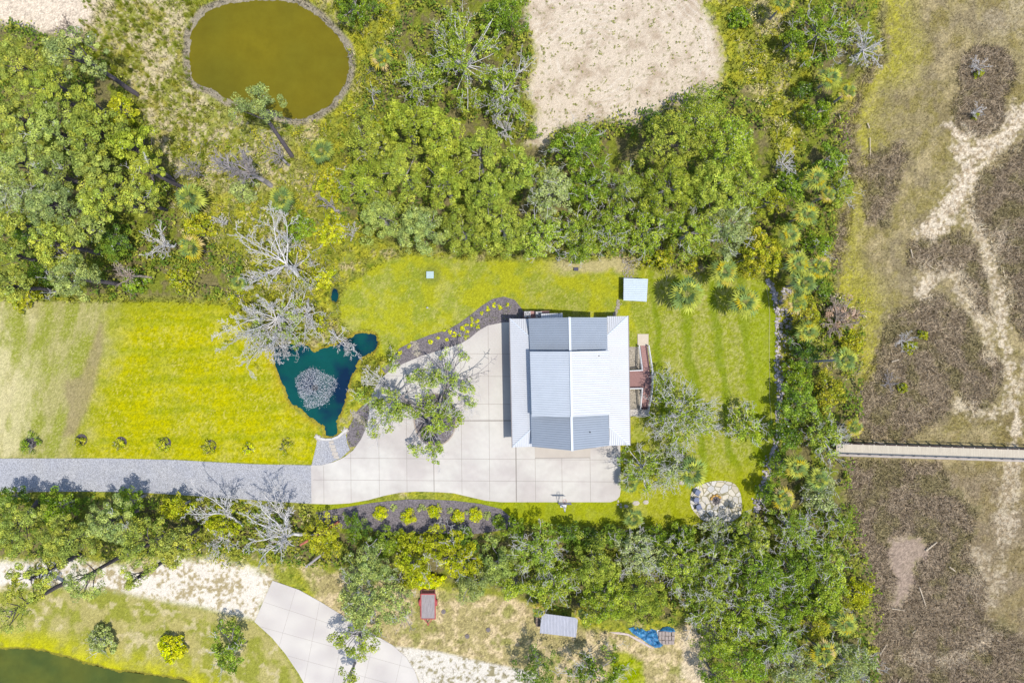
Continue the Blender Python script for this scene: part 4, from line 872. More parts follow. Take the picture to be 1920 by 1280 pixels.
def grow(segs, p, d, L, r, lev, rg, nseg=4, wig=.35, lift=.05, rmin=.03, spread=(30, 65), decay=.62, prob=1.25, tips=None):
    x, y, z = p; dx, dy, dz = d; sl = L / nseg
    for i in range(nseg):
        dx += rg.gauss(0, wig); dy += rg.gauss(0, wig); dz += rg.gauss(0, wig * .6) + lift; m = sqrt(dx * dx + dy * dy + dz * dz); dx /= m; dy /= m; dz /= m
        r1 = max(rmin, r * (1 - .6 * (i + 1) / nseg)); r0 = max(rmin, r * (1 - .6 * i / nseg))
        nx_, ny_, nz_ = x + dx * sl, y + dy * sl, z + dz * sl; segs.append((x, y, z, nx_, ny_, nz_, r0, r1)); x, y, z = nx_, ny_, nz_
        if lev > 0 and z > .3:
            m_ = int(prob) + (rg.random() < prob - int(prob))
            for _ in range(m_):
                a = radians(rg.uniform(*spread)); b = rg.random() * 6.283
                # perpendicular basis
                ux, uy, uz = (-dy, dx, 0) if abs(dz) < .95 else (1, 0, 0); m = sqrt(ux * ux + uy * uy + uz * uz); ux /= m; uy /= m; uz /= m
                vx, vy, vz = dy * uz - dz * uy, dz * ux - dx * uz, dx * uy - dy * ux
                sa, ca = sin(a), cos(a); cb, sb = cos(b), sin(b)
                nd = (dx * ca + (ux * cb + vx * sb) * sa, dy * ca + (uy * cb + vy * sb) * sa, dz * ca + (uz * cb + vz * sb) * sa * .7)
                grow(segs, (x, y, z), nd, L * decay * rg.uniform(.75, 1.15) * (1 - .1 * i), r1 * .62, lev - 1, rg, nseg, wig, lift, rmin, spread, decay, prob, tips)
    if lev == 0 and tips is not None: tips.append((x, y, z))
CNT = [100]
def newseed(): CNT[0] += 1; return CNT[0]
def plant(kind, label, cat, px, py, h, crown_h=None, group=None, base=None):
    """tree root under its crown (or at a separate base pixel when the photo shows the trunk leaning)"""
    hc = crown_h if crown_h is not None else h * .85
    cx, cy = P(px, py, hc)
    bx_, by_ = P(*base, 0) if base else (cx, cy)
    t = thing(kind, label, cat, (bx_, by_, 0), group)
    return t, cx - bx_, cy - by_, hc
def trunk_limbs(root, rg, cx, cy, hb, r, cl, nl, bark, name='trunk', rmin=.05):
    segs = []; k = 5; lx, ly, lz = 0, 0, -.1
    for i in range(k):
        t = (i + 1) / k; x = cx * t + rg.gauss(0, .06); y = cy * t + rg.gauss(0, .06); z = hb * t
        segs.append((lx, ly, lz, x, y, z, r * (1 - .45 * i / k), r * (1 - .45 * (i + 1) / k))); lx, ly, lz = x, y, z
    V, F = tubes(segs, 8); mesh_np(name, V, F, bark, root, smooth=True)
    br = []
    for c in cl[rg.sample(range(len(cl)), min(nl, len(cl)))] if len(cl) else []:
        s0 = rg.uniform(.62, 1.0); p = Vector((cx * s0, cy * s0, hb * s0)); q = Vector(tuple(c)); mid_ = (p + q) / 2 + Vector((rg.gauss(0, .25), rg.gauss(0, .25), rg.uniform(0, .5)))
        last = p; rr = max(rmin, r * .34)
        for j in range(1, 5):
            t = j / 4; w_ = p * (1 - t) ** 2 + mid_ * 2 * t * (1 - t) + q * t * t + Vector((rg.gauss(0, .07), rg.gauss(0, .07), 0)); br.append((*last, *w_, max(rmin, rr * (1 - .75 * (j - 1) / 4)), max(rmin * .8, rr * (1 - .75 * j / 4)))); last = w_
    if br: V, F = tubes(br, 4); mesh_np('branches', V, F, bark, root)

def tree(label, px, py, rpx, h, pal='canopy', style='clump', cover=None, gap=0, twigs=0, name=None, cat='tree', group=None, base=None, bark=None, thick=None, irr=.2, sx=1, sy=1, limbs=12):
    sd = newseed(); rn = np.random.default_rng(sd); rg = random.Random(sd)
    R = rpx / S * (1 - h * .85 / H)
    if name is None: name = {'pine': 'pine_tree', 'pineg': 'pine_tree'}.get(pal, 'oak_tree')
    root, cx, cy, hc = plant(name, label, cat, px, py, h, group=group, base=base)
    thick = thick or min(h * .55, R * .95 + .8)
    if style == 'clump': cr, per, L, W, jit, cov = .52, 84, .115, .068, .5, 2.4          # cauliflower-like puffs
    elif style == 'fine': cr, per, L, W, jit, cov = .44, 56, .115, .07, .9, 2.4
    else: cr, per, L, W, jit, cov = .42, 32, .13, .078, 1.0, 1.6                         # sparse oak
    ls = rn.uniform(.72, 1.05); L *= ls; W *= ls; per = int(per * (1.25 if ls < .85 else 1.0)); pj = rn.uniform(.86, 1.08) * rn.uniform(.97, 1.03, 3); pj[2] *= rn.uniform(.9, 1.3)
    if R < 1.6: cr *= .7; per = int(per * .8); L *= .85; W *= .85
    cl = crown_clumps(rn, R, h, thick, cr, cover if cover is not None else cov, irr, gap=gap, sx=sx, sy=sy, seed=sd); cl[:, 0] += cx; cl[:, 1] += cy
    bark = bark or (M_bark if name == 'pine_tree' else M_mid_bark)
    trunk_limbs(root, rg, cx, cy, h - thick * .8, .1 + h * .017, cl, limbs, bark)
    V, F, c = crown_mesh(rn, cl, cr, per, L, W, [q_ * pj for q_ in PAL[pal]], jit, pale=GLINT_FRAC.get(pal, .03))
    mesh_np('crown', V, F, M_leaf, root, cols=c)
    if twigs:
        segs = []
        for c_ in cl[rg.sample(range(len(cl)), min(twigs, len(cl)))]:
            d = (c_[0] - cx + rg.gauss(0, 1), c_[1] - cy + rg.gauss(0, 1), rg.uniform(.2, 1.2)); grow(segs, (c_[0], c_[1], c_[2] + .1), d, rg.uniform(.9, 1.6), .036, 2, rg, 3, .3, .12, .015, decay=.6, prob=1.0)
        V, F = tubes(segs, 3); mesh_np('twigs', V, F, M_grey_bark, root)
    return root
def bare(label, px, py, rpx, h, lev=4, base=None, bark=None, trunk_r=.2, limbs=6, hb=None, group='leafless trees', rmin=.017, lean=None, name='bare_tree', spread=(25, 60), lift=.02):
    sd = newseed(); rg = random.Random(sd); R = rpx / S * (1 - h * .85 / H)
    root, cx, cy, hc = plant(name, label, 'tree', px, py, h, group=group, base=base); bark = bark or M_grey_bark
    hb = hb or h * .45; f = .55; segs = []; k = 5; lx, ly, lz = 0, 0, -.1
    for i in range(k):
        t = (i + 1) / k; x = cx * t * f + rg.gauss(0, .1); y = cy * t * f + rg.gauss(0, .1); z = hb * t
        segs.append((lx, ly, lz, x, y, z, trunk_r * (1 - .3 * i / k), trunk_r * (1 - .3 * (i + 1) / k))); lx, ly, lz = x, y, z
    V, F = tubes(segs, 8); mesh_np('trunk', V, F, bark, root, smooth=True); segs = []
    for i in range(limbs):
        t = 2 * pi * (i + rg.random() * .7) / limbs; q_ = R * rg.uniform(.7, 1.0); tx, ty = cx + q_ * cos(t) - lx, cy + q_ * sin(t) - ly; m = sqrt(tx * tx + ty * ty) + .1
        grow(segs, (lx, ly, lz - rg.random() * .5), (tx / m, ty / m, (h - lz) / m * .7), m * 1.12, trunk_r * .5, min(lev, 4) - 1, rg, 6, .17, lift, rmin, spread, .46, .95 if lev < 5 else 1.2)
    V, F = tubes(segs, 3); mesh_np('branches', V, F, bark, root); return root

# palms: shared meshes, copied with their parts
def palm_mesh(seed, nf=24, yellow=.3, size=1.0):
    rn = np.random.default_rng(seed); V = []; F = []; Cc = []
    g = [C(*c) * 1.9 for c in ((116, 136, 74), (134, 148, 66), (92, 114, 66), (152, 158, 66))]; ye = [C(*c) * 1.5 for c in ((200, 180, 40), (186, 172, 66), (206, 184, 124))]
    for f in range(nf):
        q = f / nf; az = f * 2.399963 + rn.random() * .4; el = radians(66 - 84 * q); pet = size * rn.uniform(.85, 1.1) * (.45 + .5 * q); d = np.array([cos(az) * cos(el), sin(az) * cos(el), sin(el)])
        hub = d * pet; col = g[rn.integers(4)] * rn.uniform(.75, 1.2)
        if rn.random() < yellow * (q * 1.7): col = ye[rn.integers(3)]
        side = np.array([-sin(az), cos(az), 0]); up = np.cross(d, side); n = len(V)
        V += [-.03 * side, .03 * side, hub + .03 * side, hub - .03 * side]; F.append((n, n + 1, n + 2, n + 3)); Cc += [C(196, 196, 120)] * 4
        nb = 9; BL = size * rn.uniform(.8, 1.05)
        for b in range(nb):
            a = radians(-78 + 156 * b / (nb - 1)) + rn.normal(0, .05); bd = d * cos(a) + side * sin(a); ln = BL * (.55 + .45 * cos(a)) * rn.uniform(.85, 1.1); tip = hub + bd * ln + np.array([0, 0, -.35 * ln]); mid_ = hub + bd * ln * .5 + np.array([0, 0, .02 * (b % 2)]); sv = np.cross(bd, up); sv = sv / (np.linalg.norm(sv) + 1e-9) * .075 * size
            n = len(V); V += [hub, mid_ + sv, tip, mid_ - sv]; F.append((n, n + 1, n + 2, n + 3)); Cc += [col * rn.uniform(.78, 1.2)] * 4
    return np.array(V), np.array(F), np.clip(np.array(Cc), .01, .85)
palm_cache = []
def palm_proto(i):
    V, F, c = palm_mesh(40 + i, yellow=(.0, .22, .6)[i]); me = []
    for nm, (vv, ff, cc, mm) in (('crown', (V, F, c, M_leaf)),):
        o = mesh_np(nm, vv, ff, mm, cols=cc); me.append(o.data); bpy.data.objects.remove(o)
    segs = [(0, 0, -1.0 + j * .2, 0, 0, -.8 + j * .2, .2 - .012 * (j % 2), .19) for j in range(5)]
    V, F = tubes([(0, 0, 0, 0, 0, 1, .17, .15)], 10); o = mesh_np('trunk', V, F, M_mid_bark, smooth=True); me.append(o.data); bpy.data.objects.remove(o)
    return me
def palm(label, px, py, rpx, h, kind=0, base=None):
    while len(palm_cache) < 3: palm_cache.append(palm_proto(len(palm_cache)))
    sd = newseed(); rg = random.Random(sd); root, cx, cy, hc = plant('palm_tree', label, 'palm tree', px, py, h, crown_h=h, group='fan palms', base=base)
    s_ = rpx / S * (1 - h / H) / 1.72
    c = bpy.data.objects.new('crown', palm_cache[kind][0]); COL.objects.link(c); c.parent = root; c.location = (cx, cy, h); c.scale = (s_, s_, s_ * .85); c.rotation_euler.z = rg.random() * 6
    t = bpy.data.objects.new('trunk', palm_cache[kind][1]); COL.objects.link(t); t.parent = root; v = Vector((cx, cy, h)); t.rotation_euler = v.to_track_quat('Z', 'Y').to_euler(); t.scale = (1, 1, v.length)
    return root
def shrub(label, px, py, rpx, h, pal='green', cat='shrub', name='shrub', group=None, cover=2.6, irr=.12, L=.085, sx=1, sy=1, gap=0, twigs=0):
    sd = newseed(); rn = np.random.default_rng(sd); rg = random.Random(sd); R = rpx / S * (1 - h * .6 / H)
    root, cx, cy, hc = plant(name, label, cat, px, py, h, crown_h=h * .6, group=group); cr = max(.16, min(.36, R * .3))
    cl = crown_clumps(rn, R, h, h * .8, cr, cover, irr, sx=sx, sy=sy, gap=gap, seed=sd); V, F, c = crown_mesh(rn, cl, cr, 46 if R < 1.6 else 50, L * (1 if R < 1.6 else 1.5), L * .6 * (1 if R < 1.6 else 1.5), PAL[pal], .55)
    mesh_np('foliage', V, F, M_leaf, root, cols=c)
    segs = []
    for k in range(5): grow(segs, (0, 0, 0), (rg.gauss(0, .5), rg.gauss(0, .5), 1), h * .8, .04, 1, rg, 3, .2, 0, .015)
    V, F = tubes(segs, 4); mesh_np('stems', V, F, M_mid_bark, root)
    if twigs:
        segs = []
        for c_ in cl[rg.sample(range(len(cl)), min(twigs, len(cl)))]: grow(segs, tuple(c_), (rg.gauss(0, 1), rg.gauss(0, 1), rg.uniform(.3, 1)), rg.uniform(.7, 1.3), .04, 1, rg, 3, .3, .1, .02)
        V, F = tubes(segs, 3); mesh_np('twigs', V, F, M_grey_bark, root)
    return root
exec_parts = []
# -- north-west pine wood
GP = 'pines in the north-west wood'
T = [
 ("tall open pine whose long bare trunk shows, beside the pale sand corner", 125, 88, 62, 15, 'pineg', dict(style='clump', cover=1.1, gap=.3, base=(258, 178), sy=.8)),
 ("yellow-green pine at the left edge, lowest neighbour of the pale sand corner", 28, 118, 50, 14, 'pine', dict(gap=.15)),
 ("yellow-green pine right below the open pine's crown", 78, 165, 46, 14, 'pine', dict(gap=.12)),
 ("pine on the left edge directly above the rounded grey-green pines", 25, 215, 46, 13, 'pine', dict()),
 ("greyish thin-topped pine left of the roundest cauliflower-like pine", 88, 238, 46, 13, 'pineg', dict(gap=.1, twigs=8)),
 ("roundest dense pine like a cauliflower, south-west of the long bare trunk", 166, 240, 56, 14, 'pine', dict(cover=2.8, irr=.1)),
 ("small pine tuft directly above the roundest dense pine", 150, 182, 24, 12, 'pine', dict()),
 ("dense pine right of the cauliflower-like pine, on the meadow's edge", 238, 268, 42, 12, 'canopy', dict(base=(330, 345), name='pine_tree')),
 ("grey-green pine on the left edge level with the brown pond's lower shore", 28, 300, 50, 14, 'pineg', dict()),
 ("broad pine below the cauliflower-like pine with dark gaps on its right", 170, 318, 46, 13, 'pine', dict()),
 ("grey-green pine between the rust-coloured dead twigs and the left edge", 88, 320, 44, 13, 'pineg', dict(twigs=6)),
 ("pine at the meadow corner above the first dark fallen-looking trunk", 272, 318, 40, 12, 'canopy', dict(name='pine_tree', twigs=6)),
 ("big blue-green pine in the middle of the left wood", 90, 380, 52, 14, 'pineg', dict()),
 ("grey-topped pine at the left edge with pale dead branches", 20, 365, 40, 13, 'greyg', dict(name='pine_tree', twigs=14)),
 ("yellow-green pine right of the big blue-green pine", 185, 365, 46, 13, 'pine', dict(gap=.12)),
 ("thin-crowned pine above the leafless white tree by the reddish ground", 250, 370, 34, 10, 'pine', dict(gap=.3)),
 ("pine at the left edge above the two dark trunks", 12, 415, 34, 12, 'pine', dict()),
 ("bright cauliflower pine with a dark gap on both sides, above the lawn", 96, 455, 50, 13, 'pine', dict(cover=2.6, irr=.16)),
 ("pine between the bright cauliflower pine and the dark glossy oak", 155, 425, 34, 12, 'pineg', dict()),
 ("small flat pine at the left edge above the west lawn", 16, 478, 30, 12, 'pine', dict(sx=1.2)),
 ("pine standing over the lawn edge beside the grey dead branches", 132, 520, 44, 13, 'pineg', dict(twigs=8)),
 ("low pine in the left corner where the wood meets the west lawn", 10, 535, 36, 12, 'pine', dict()),
 ("leaning pine whose crown overhangs the brown pond's lower shore", 478, 192, 42, 13, 'pineg', dict(base=(548, 294), cover=1.9, sx=1.15, sy=.85)),
]
for lb, px, py, r, h, pal, kw in T:
    kw = dict(kw); kw.setdefault('group', GP); tree(lb, px, py, r, h, pal, **kw)
tree("glossy bright green round-leaved tree between pines and tan meadow", 215, 202, 30, 5, 'yellow', style='fine', name='bushy_tree')
tree("dark glossy tree in shade between the pines above the west lawn", 200, 450, 34, 7, 'dark', style='fine', name='bushy_tree')
tree("dark low tree left of the bright cauliflower pine", 40, 440, 30, 6, 'dark', style='fine', name='bushy_tree')
tree("small dark tree between the lower trunks above the west lawn", 70, 505, 30, 6, 'dark', style='fine', name='bushy_tree')
bare("leafless grey pine with branches radiating like a wheel above the west lawn", 205, 512, 36, 11, 3, base=(288, 520), bark=M_pinkbark, trunk_r=.2, limbs=8, lift=0)
bare("spreading white leafless tree left of the round yellow-rimmed palm", 290, 452, 40, 6, 4, trunk_r=.16, limbs=8)
bare("leafless twiggy tree against the pale sand in the top left corner", 82, 25, 40, 13, 4, bark=M_pinkbark, trunk_r=.12, limbs=7, rmin=.02)
bare("tall grey leafless tree with thick dark trunk west of the pond's lower shore", 425, 298, 60, 13, 5, base=(508, 348), bark=M_mid_bark, trunk_r=.36, limbs=7)
bare("slim grey leafless tree right beside the overhanging pond pine's trunk", 500, 275, 34, 10, 3, base=(542, 310), bark=M_mid_bark, trunk_r=.2, limbs=6)
bare("low grey leafless tree at the meadow edge beside the dark pine gap", 345, 310, 34, 7, 4, bark=M_mid_bark, trunk_r=.1, limbs=7)
bare("short grey snag right of the palm with pale dead fronds", 602, 375, 24, 6, 3, base=(640, 400), bark=M_mid_bark, trunk_r=.2, limbs=5)
bare("small rust-tinged dead tree among the left pines", 127, 298, 20, 11, 3, bark=M_pinkbark, trunk_r=.08, limbs=6)
bare("small silvery leafless bush above the long white leaning tree", 410, 415, 17, 3, 4, trunk_r=.06, limbs=6)
bare("small leafless shrub on the slope right of the long white leaning tree", 655, 432, 20, 3, 3, trunk_r=.06, limbs=6)
bare("long white leafless tree lying out over brush above the blue pond", 508, 462, 70, 9, 5, base=(584, 542), trunk_r=.22, limbs=7, hb=5.5)
bare("largest white leafless tree spreading from the wood onto the west lawn", 484, 614, 88, 7, 5, base=(560, 580), trunk_r=.2, limbs=10, hb=3.2)
bare("white leafless tree with star-shaped top directly above the blue pond", 572, 606, 42, 6, 4, base=(578, 560), trunk_r=.18, limbs=9)
bare("white leafless branches hanging over the blue pond's upper right arm", 645, 640, 40, 5, 4, base=(615, 618), trunk_r=.16, limbs=7)
bare("small white leafless tree at the left tip of the brush above the pond", 462, 520, 24, 5, 3, trunk_r=.12, limbs=6)
bare("thin white leafless tree dipping into the pond's upper left corner", 516, 650, 40, 5, 4, trunk_r=.12, limbs=7)
bare("slender upright dead tree on the grass right of the brown pond", 698, 150, 20, 8, 2, base=(700, 205), trunk_r=.1, limbs=5)

# -- northern belt
GN = 'trees of the northern belt'
T = [
 ("dome-shaped tree at the belt's left end, level with the brown pond's foot", 690, 262, 52, 11, 'canopy', {}),
 ("yellowish dome tree just right of the belt's left end, near its upper edge", 758, 228, 46, 12, 'canopy', {}),
 ("rounded tree directly below the sprawling live oak of the north clearing", 822, 250, 50, 12, 'canopy', {}),
 ("pale small-domed tree left of the sand inlet", 898, 285, 48, 12, 'canopy', {}),
 ("leftmost large tree of the belt's middle row", 680, 345, 48, 12, 'canopy', dict(twigs=3)),
 ("dense yellow-green tree second in the belt's middle row", 752, 318, 54, 13, 'canopy', {}),
 ("fluffy tree third in the belt's middle row", 832, 335, 52, 13, 'canopy', {}),
 ("tall even-topped tree in the centre of the belt left of the glossy oaks", 915, 358, 54, 13, 'canopy', {}),
 ("tree bridging the belt just below the sand inlet's tip", 975, 318, 44, 12, 'canopy', dict(twigs=3)),
 ("low grey-green tree at the belt's lower left, above the yellow brush", 708, 402, 46, 11, 'pineg', dict(name='oak_tree')),
 ("grey-green tree overhanging the lawn above the square well cover", 790, 425, 52, 11, 'pineg', dict(name='oak_tree')),
 ("olive tree overhanging the lawn to the right of the well cover", 868, 432, 50, 11, 'canopy', {}),
 ("tree at the belt's lower edge straight above the mulch bed's tip", 945, 425, 48, 11, 'canopy', {}),
 ("twiggy tree at the lower edge straight above the house's left roof", 1012, 440, 46, 10, 'oak', dict(twigs=14)),
 ("greyish tree in mid-belt just left of the glossy green oak", 1035, 360, 46, 11, 'greyg', dict(twigs=8, name='oak_tree')),
 ("glossy bright green oak capping the belt right of the sand inlet", 1092, 272, 50, 9, 'green', dict(style='fine', twigs=16)),
 ("bright green oak with white twigs below the oak that caps the belt", 1105, 345, 44, 9, 'green', dict(style='fine', twigs=10)),
 ("oak at the lower edge above the small dark valve box", 1088, 440, 44, 9, 'oak', dict(style='fine', twigs=16)),
 ("silvery-twigged oak at the lower edge above the pebbly gap", 1150, 425, 46, 9, 'oak', dict(style='fine', twigs=18)),
 ("green oak in mid-belt right of the house ridge", 1168, 345, 42, 10, 'oak', dict(twigs=6)),
 ("oak above the small shed, its crown brushed with grey twigs", 1222, 425, 46, 9, 'oak', dict(style='fine', twigs=12)),
 ("big domed pine leaning over the sand clearing's lower right corner", 1262, 255, 58, 12, 'canopy', dict(name='pine_tree')),
 ("domed tree at the right foot of the sand clearing", 1320, 210, 52, 11, 'oak', {}),
 ("wide leafy tree in the second row below the sand clearing's right foot", 1262, 345, 58, 12, 'canopy', {}),
 ("broad tree between the domed sand-side tree and the yellow meadow", 1370, 270, 60, 11, 'oak', {}),
 ("tall green tree in the belt's right half, second row", 1340, 345, 54, 12, 'canopy', {}),
 ("tree at the belt's right shoulder, next to the yellow meadow's lower end", 1408, 345, 46, 10, 'oak', {}),
 ("tree overhanging the lawn left of the dark-green palm", 1300, 432, 52, 10, 'oak', dict(twigs=12)),
 ("pale tree with white twigs at the belt's right lower end", 1375, 420, 48, 10, 'greyg', dict(twigs=12, name='oak_tree')),
 ("large dark yellow-green bush tree at the lawn's upper right corner", 1432, 475, 48, 7, 'olive', dict(style='fine', name='bushy_tree', cover=2.8)),
]
for lb, px, py, r, h, pal, kw in T:
    kw = dict(kw); kw.setdefault('group', GN); tree(lb, px, py, r, h, pal, **kw)
tree("sprawling live oak with pale limbs between brown pond and sand clearing", 868, 105, 92, 9, 'oak', style='sparse', cover=1.7, gap=.25, twigs=60, bark=M_grey_bark, limbs=40)
tree("right half of the live oak thicket, leaning over the sand with white limbs", 945, 160, 50, 8, 'oak', style='sparse', cover=1.3, gap=.3, twigs=34, bark=M_grey_bark, limbs=26)
tree("low oak with grey twigs hanging left of the sprawling live oak", 775, 150, 44, 6, 'oak', style='sparse', cover=1.4, gap=.25, twigs=26, bark=M_mid_bark)
tree("bushy green tree at the top edge left of the sand clearing", 945, 15, 44, 6, 'green', style='fine', name='bushy_tree')
tree("dark shaded tree at the top edge directly right of the brown pond", 660, 0, 40, 6, 'dark', style='fine', name='bushy_tree', gap=.2)
bare("white bony leafless tree at the sand inlet's left side", 948, 235, 30, 5, 4, trunk_r=.14, limbs=7)
bare("white bending branches sticking out over the sand clearing's left edge", 985, 105, 30, 7, 3, base=(960, 160), trunk_r=.16, limbs=4)
for px, py, r, h, pal, lb in ((1000, 245, 16, 3, 'green', "green bush on the left bank of the sand inlet"), (1245, 482, 24, 3.5, 'olive', "bright round bush bulging onto the lawn right of the small shed"), (1215, 468, 18, 3, 'green', "green bush at the lawn edge directly above the small shed"),
        (1300, 500, 14, 2, 'olive', "small bush on the lawn edge left of the lawn's upper palm"), (1228, 222, 20, 4, 'dark', "dark bush at the sand clearing's lower right edge"), (1212, 480, 12, 1.5, 'yellow', "tiny yellow-green bush between the pebbles and the round bush"),
        (1090, 478, 18, 2.5, 'green', "low bright bush beside the dark valve box"), (705, 235, 18, 2, 'olive', "yellowish bush on the grass below the slender dead tree"), (618, 430, 30, 3, 'yellow', "yellow-green thicket bush above the blue pond's brush, near the lawn's left tip"),
        (560, 425, 30, 3, 'green', "green bush between the palm with pale fronds and the white leaning tree"), (610, 350, 30, 3, 'olive', "olive bush right of the short dark stumps in the brush"), (370, 420, 26, 3, 'olive', "olive bush between the two left palms"),
        (455, 355, 24, 3, 'greyg', "grey-green bush left of the palm with pale dead fronds"), (330, 520, 24, 2.5, 'olive', "olive bush at the top edge of the west lawn below the round palm"), (245, 525, 26, 3, 'green', "green bush at the lawn edge under the wheel-shaped dead pine"),
        (600, 520, 22, 2.5, 'yellow', "yellow-green bush at the left of the tiny dark pond"), (597, 605, 18, 2.5, 'yellow', "yellow-green bush between the star-topped dead tree and the pond arm"), (655, 205, 14, 1.5, 'olive', "low bush on the brown pond's right shore"),
        (40, 545, 34, 3, 'olive', "streaky hedge-like bush at the upper left corner of the west lawn"), (500, 520, 22, 2, 'olive', "golden-green bush inside the fork of the two biggest white trees"), (1390, 30, 22, 2, 'green', "green bush at the top edge between sand and yellow meadow"),
        (440, 560, 18, 1.8, 'yellow', "yellow bush at the upper right tip of the west lawn")):
    shrub(lb, px, py, r, h, pal, irr=.2, gap=.1)

# -- meadow and marsh edge on the right
GR = 'trees along the marsh edge'
for lb, px, py, r, h, pal, kw in (
 ("green oak with white twigs in the upper marsh-edge thicket", 1545, 55, 56, 5, 'green', dict(style='sparse', gap=.2, twigs=36)),
 ("small oak whose left side is in dark shade, at the yellow meadow's upper right", 1492, 70, 26, 5, 'green', dict(style='fine', gap=.2)),
 ("dark green rounded tree below the two upper marsh-edge palms", 1542, 205, 28, 5, 'green', dict(style='fine', name='bushy_tree')),
 ("dark small tree left of the palm pair at the upper marsh edge", 1512, 165, 18, 3.5, 'dark', dict(style='fine', name='bushy_tree')),
 ("low green tree between the leafless white tree and the marsh", 1560, 295, 32, 5, 'green', dict(style='fine', twigs=6)),
 ("grey-green tree at the marsh side of the three stacked palms", 1582, 350, 28, 5, 'oak', dict(style='fine', twigs=8)),
 ("dark-green rounded tree left of the three stacked palms", 1488, 350, 32, 6, 'green', dict(style='fine', name='bushy_tree')),
 ("olive tree at the corner where yellow meadow meets the belt", 1452, 375, 30, 6, 'olive', dict(style='fine')),
 ("green bushy tree right of the middle marsh-edge palms", 1540, 460, 28, 4, 'green', dict(style='fine', name='bushy_tree', twigs=4)),
 ("dark-green tree right of the pale rocks, level with the lawn palms", 1545, 540, 24, 4, 'dark', dict(style='fine', name='bushy_tree')),
 ("dark tree casting shade beside the leaning grey palm trunk", 1518, 660, 28, 5, 'dark', dict(style='fine', name='bushy_tree')),
 ("bright green tree just below the leaning grey palm trunk", 1502, 700, 26, 5, 'green', dict(style='fine', name='bushy_tree')),
 ("broad green tree right of the white rocks, level with the small lawn tree", 1505, 755, 40, 6, 'green', dict(style='clump', name='bushy_tree')),
 ("grey-twigged oak hugging the left end of the boardwalk", 1550, 815, 44, 6, 'oak', dict(style='sparse', cover=2.2, twigs=36)),
 ("shaded green tree left of the oak at the boardwalk's end", 1480, 820, 30, 6, 'dark', dict(style='fine', name='bushy_tree')),
 ("yellow-green small tree below the boardwalk, next to the rock line", 1465, 875, 26, 5, 'green', dict(style='fine', name='bushy_tree')),
 ("silver-leaved oak in the thicket below the boardwalk", 1545, 925, 38, 5, 'greyg', dict(style='fine', twigs=14, name='oak_tree')),
 ("green tree at the marsh edge below the silver-leaved oak", 1580, 980, 30, 5, 'oak', dict(style='fine', twigs=6)),
 ("dark small tree in shade left of the palms below the boardwalk", 1448, 925, 24, 5, 'dark', dict(style='fine', name='bushy_tree')),
 ("yellow-green bushy tree on the marsh side of the rust-coloured dead tree", 1600, 640, 26, 2.5, 'olive', dict(style='fine', name='bushy_tree', gap=.2)),
 ("olive thicket tree between the leaning palm and the boardwalk", 1560, 735, 34, 3.5, 'olive', dict(style='fine', name='bushy_tree', gap=.15)),
 ("green tree between the rock line and the rust-coloured dead tree", 1520, 590, 30, 4, 'olive', dict(style='fine', name='bushy_tree')),
):
    kw = dict(kw); kw.setdefault('group', GR); tree(lb, px, py, r, h, pal, **kw)
bare("white leafless tree reaching over the brown brush at the upper marsh edge", 1632, 82, 40, 5, 4, trunk_r=.16, limbs=9)
bare("silvery leafless tree at the right of the belt, beside rusty leaves", 1482, 300, 34, 6, 4, trunk_r=.16, limbs=6)
bare("rust-coloured dead tree with pale forked trunk at the marsh edge", 1582, 595, 38, 4, 5, base=(1548, 630), bark=M_pinkbark, trunk_r=.2, limbs=7)
tree("thin veil of rusty dead leaves over the forked pale tree at the marsh edge", 1588, 588, 32, 3.5, 'rust', style='fine', cover=1.0, gap=.3, name='dead_tree', group='dead trees')
bare("small leafless bush on the upper lobe of the brown marsh island", 1840, 120, 20, 2, 3, trunk_r=.05, limbs=7)
bare("small star-shaped leafless bush on the lower lobe of the brown marsh island", 1838, 205, 16, 2, 3, trunk_r=.05, limbs=8)
bare("leafless bush in the big brown brush field level with the palm trunk", 1700, 638, 22, 2, 3, trunk_r=.05, limbs=7)
bare("dark-stemmed leafless bush in the brush field above the boardwalk", 1674, 718, 20, 2, 3, trunk_r=.05, limbs=8, bark=M_mid_bark)
for px, py, r, lb in ((1838, 136, 9, "tiny green bush on the upper lobe of the marsh island"), (1830, 217, 6, "tiny green bush on the lower lobe of the marsh island"), (1734, 627, 11, "yellow-green bush at the upper right of the leafless bush in the brush field"), (1708, 650, 14, "grey-green bush under the leafless bush in the brush field"), (1695, 727, 10, "yellow-green bush right of the dark-stemmed leafless bush")):
    shrub(lb, px, py, r, 1.3, 'olive', group='small marsh bushes', gap=.2)
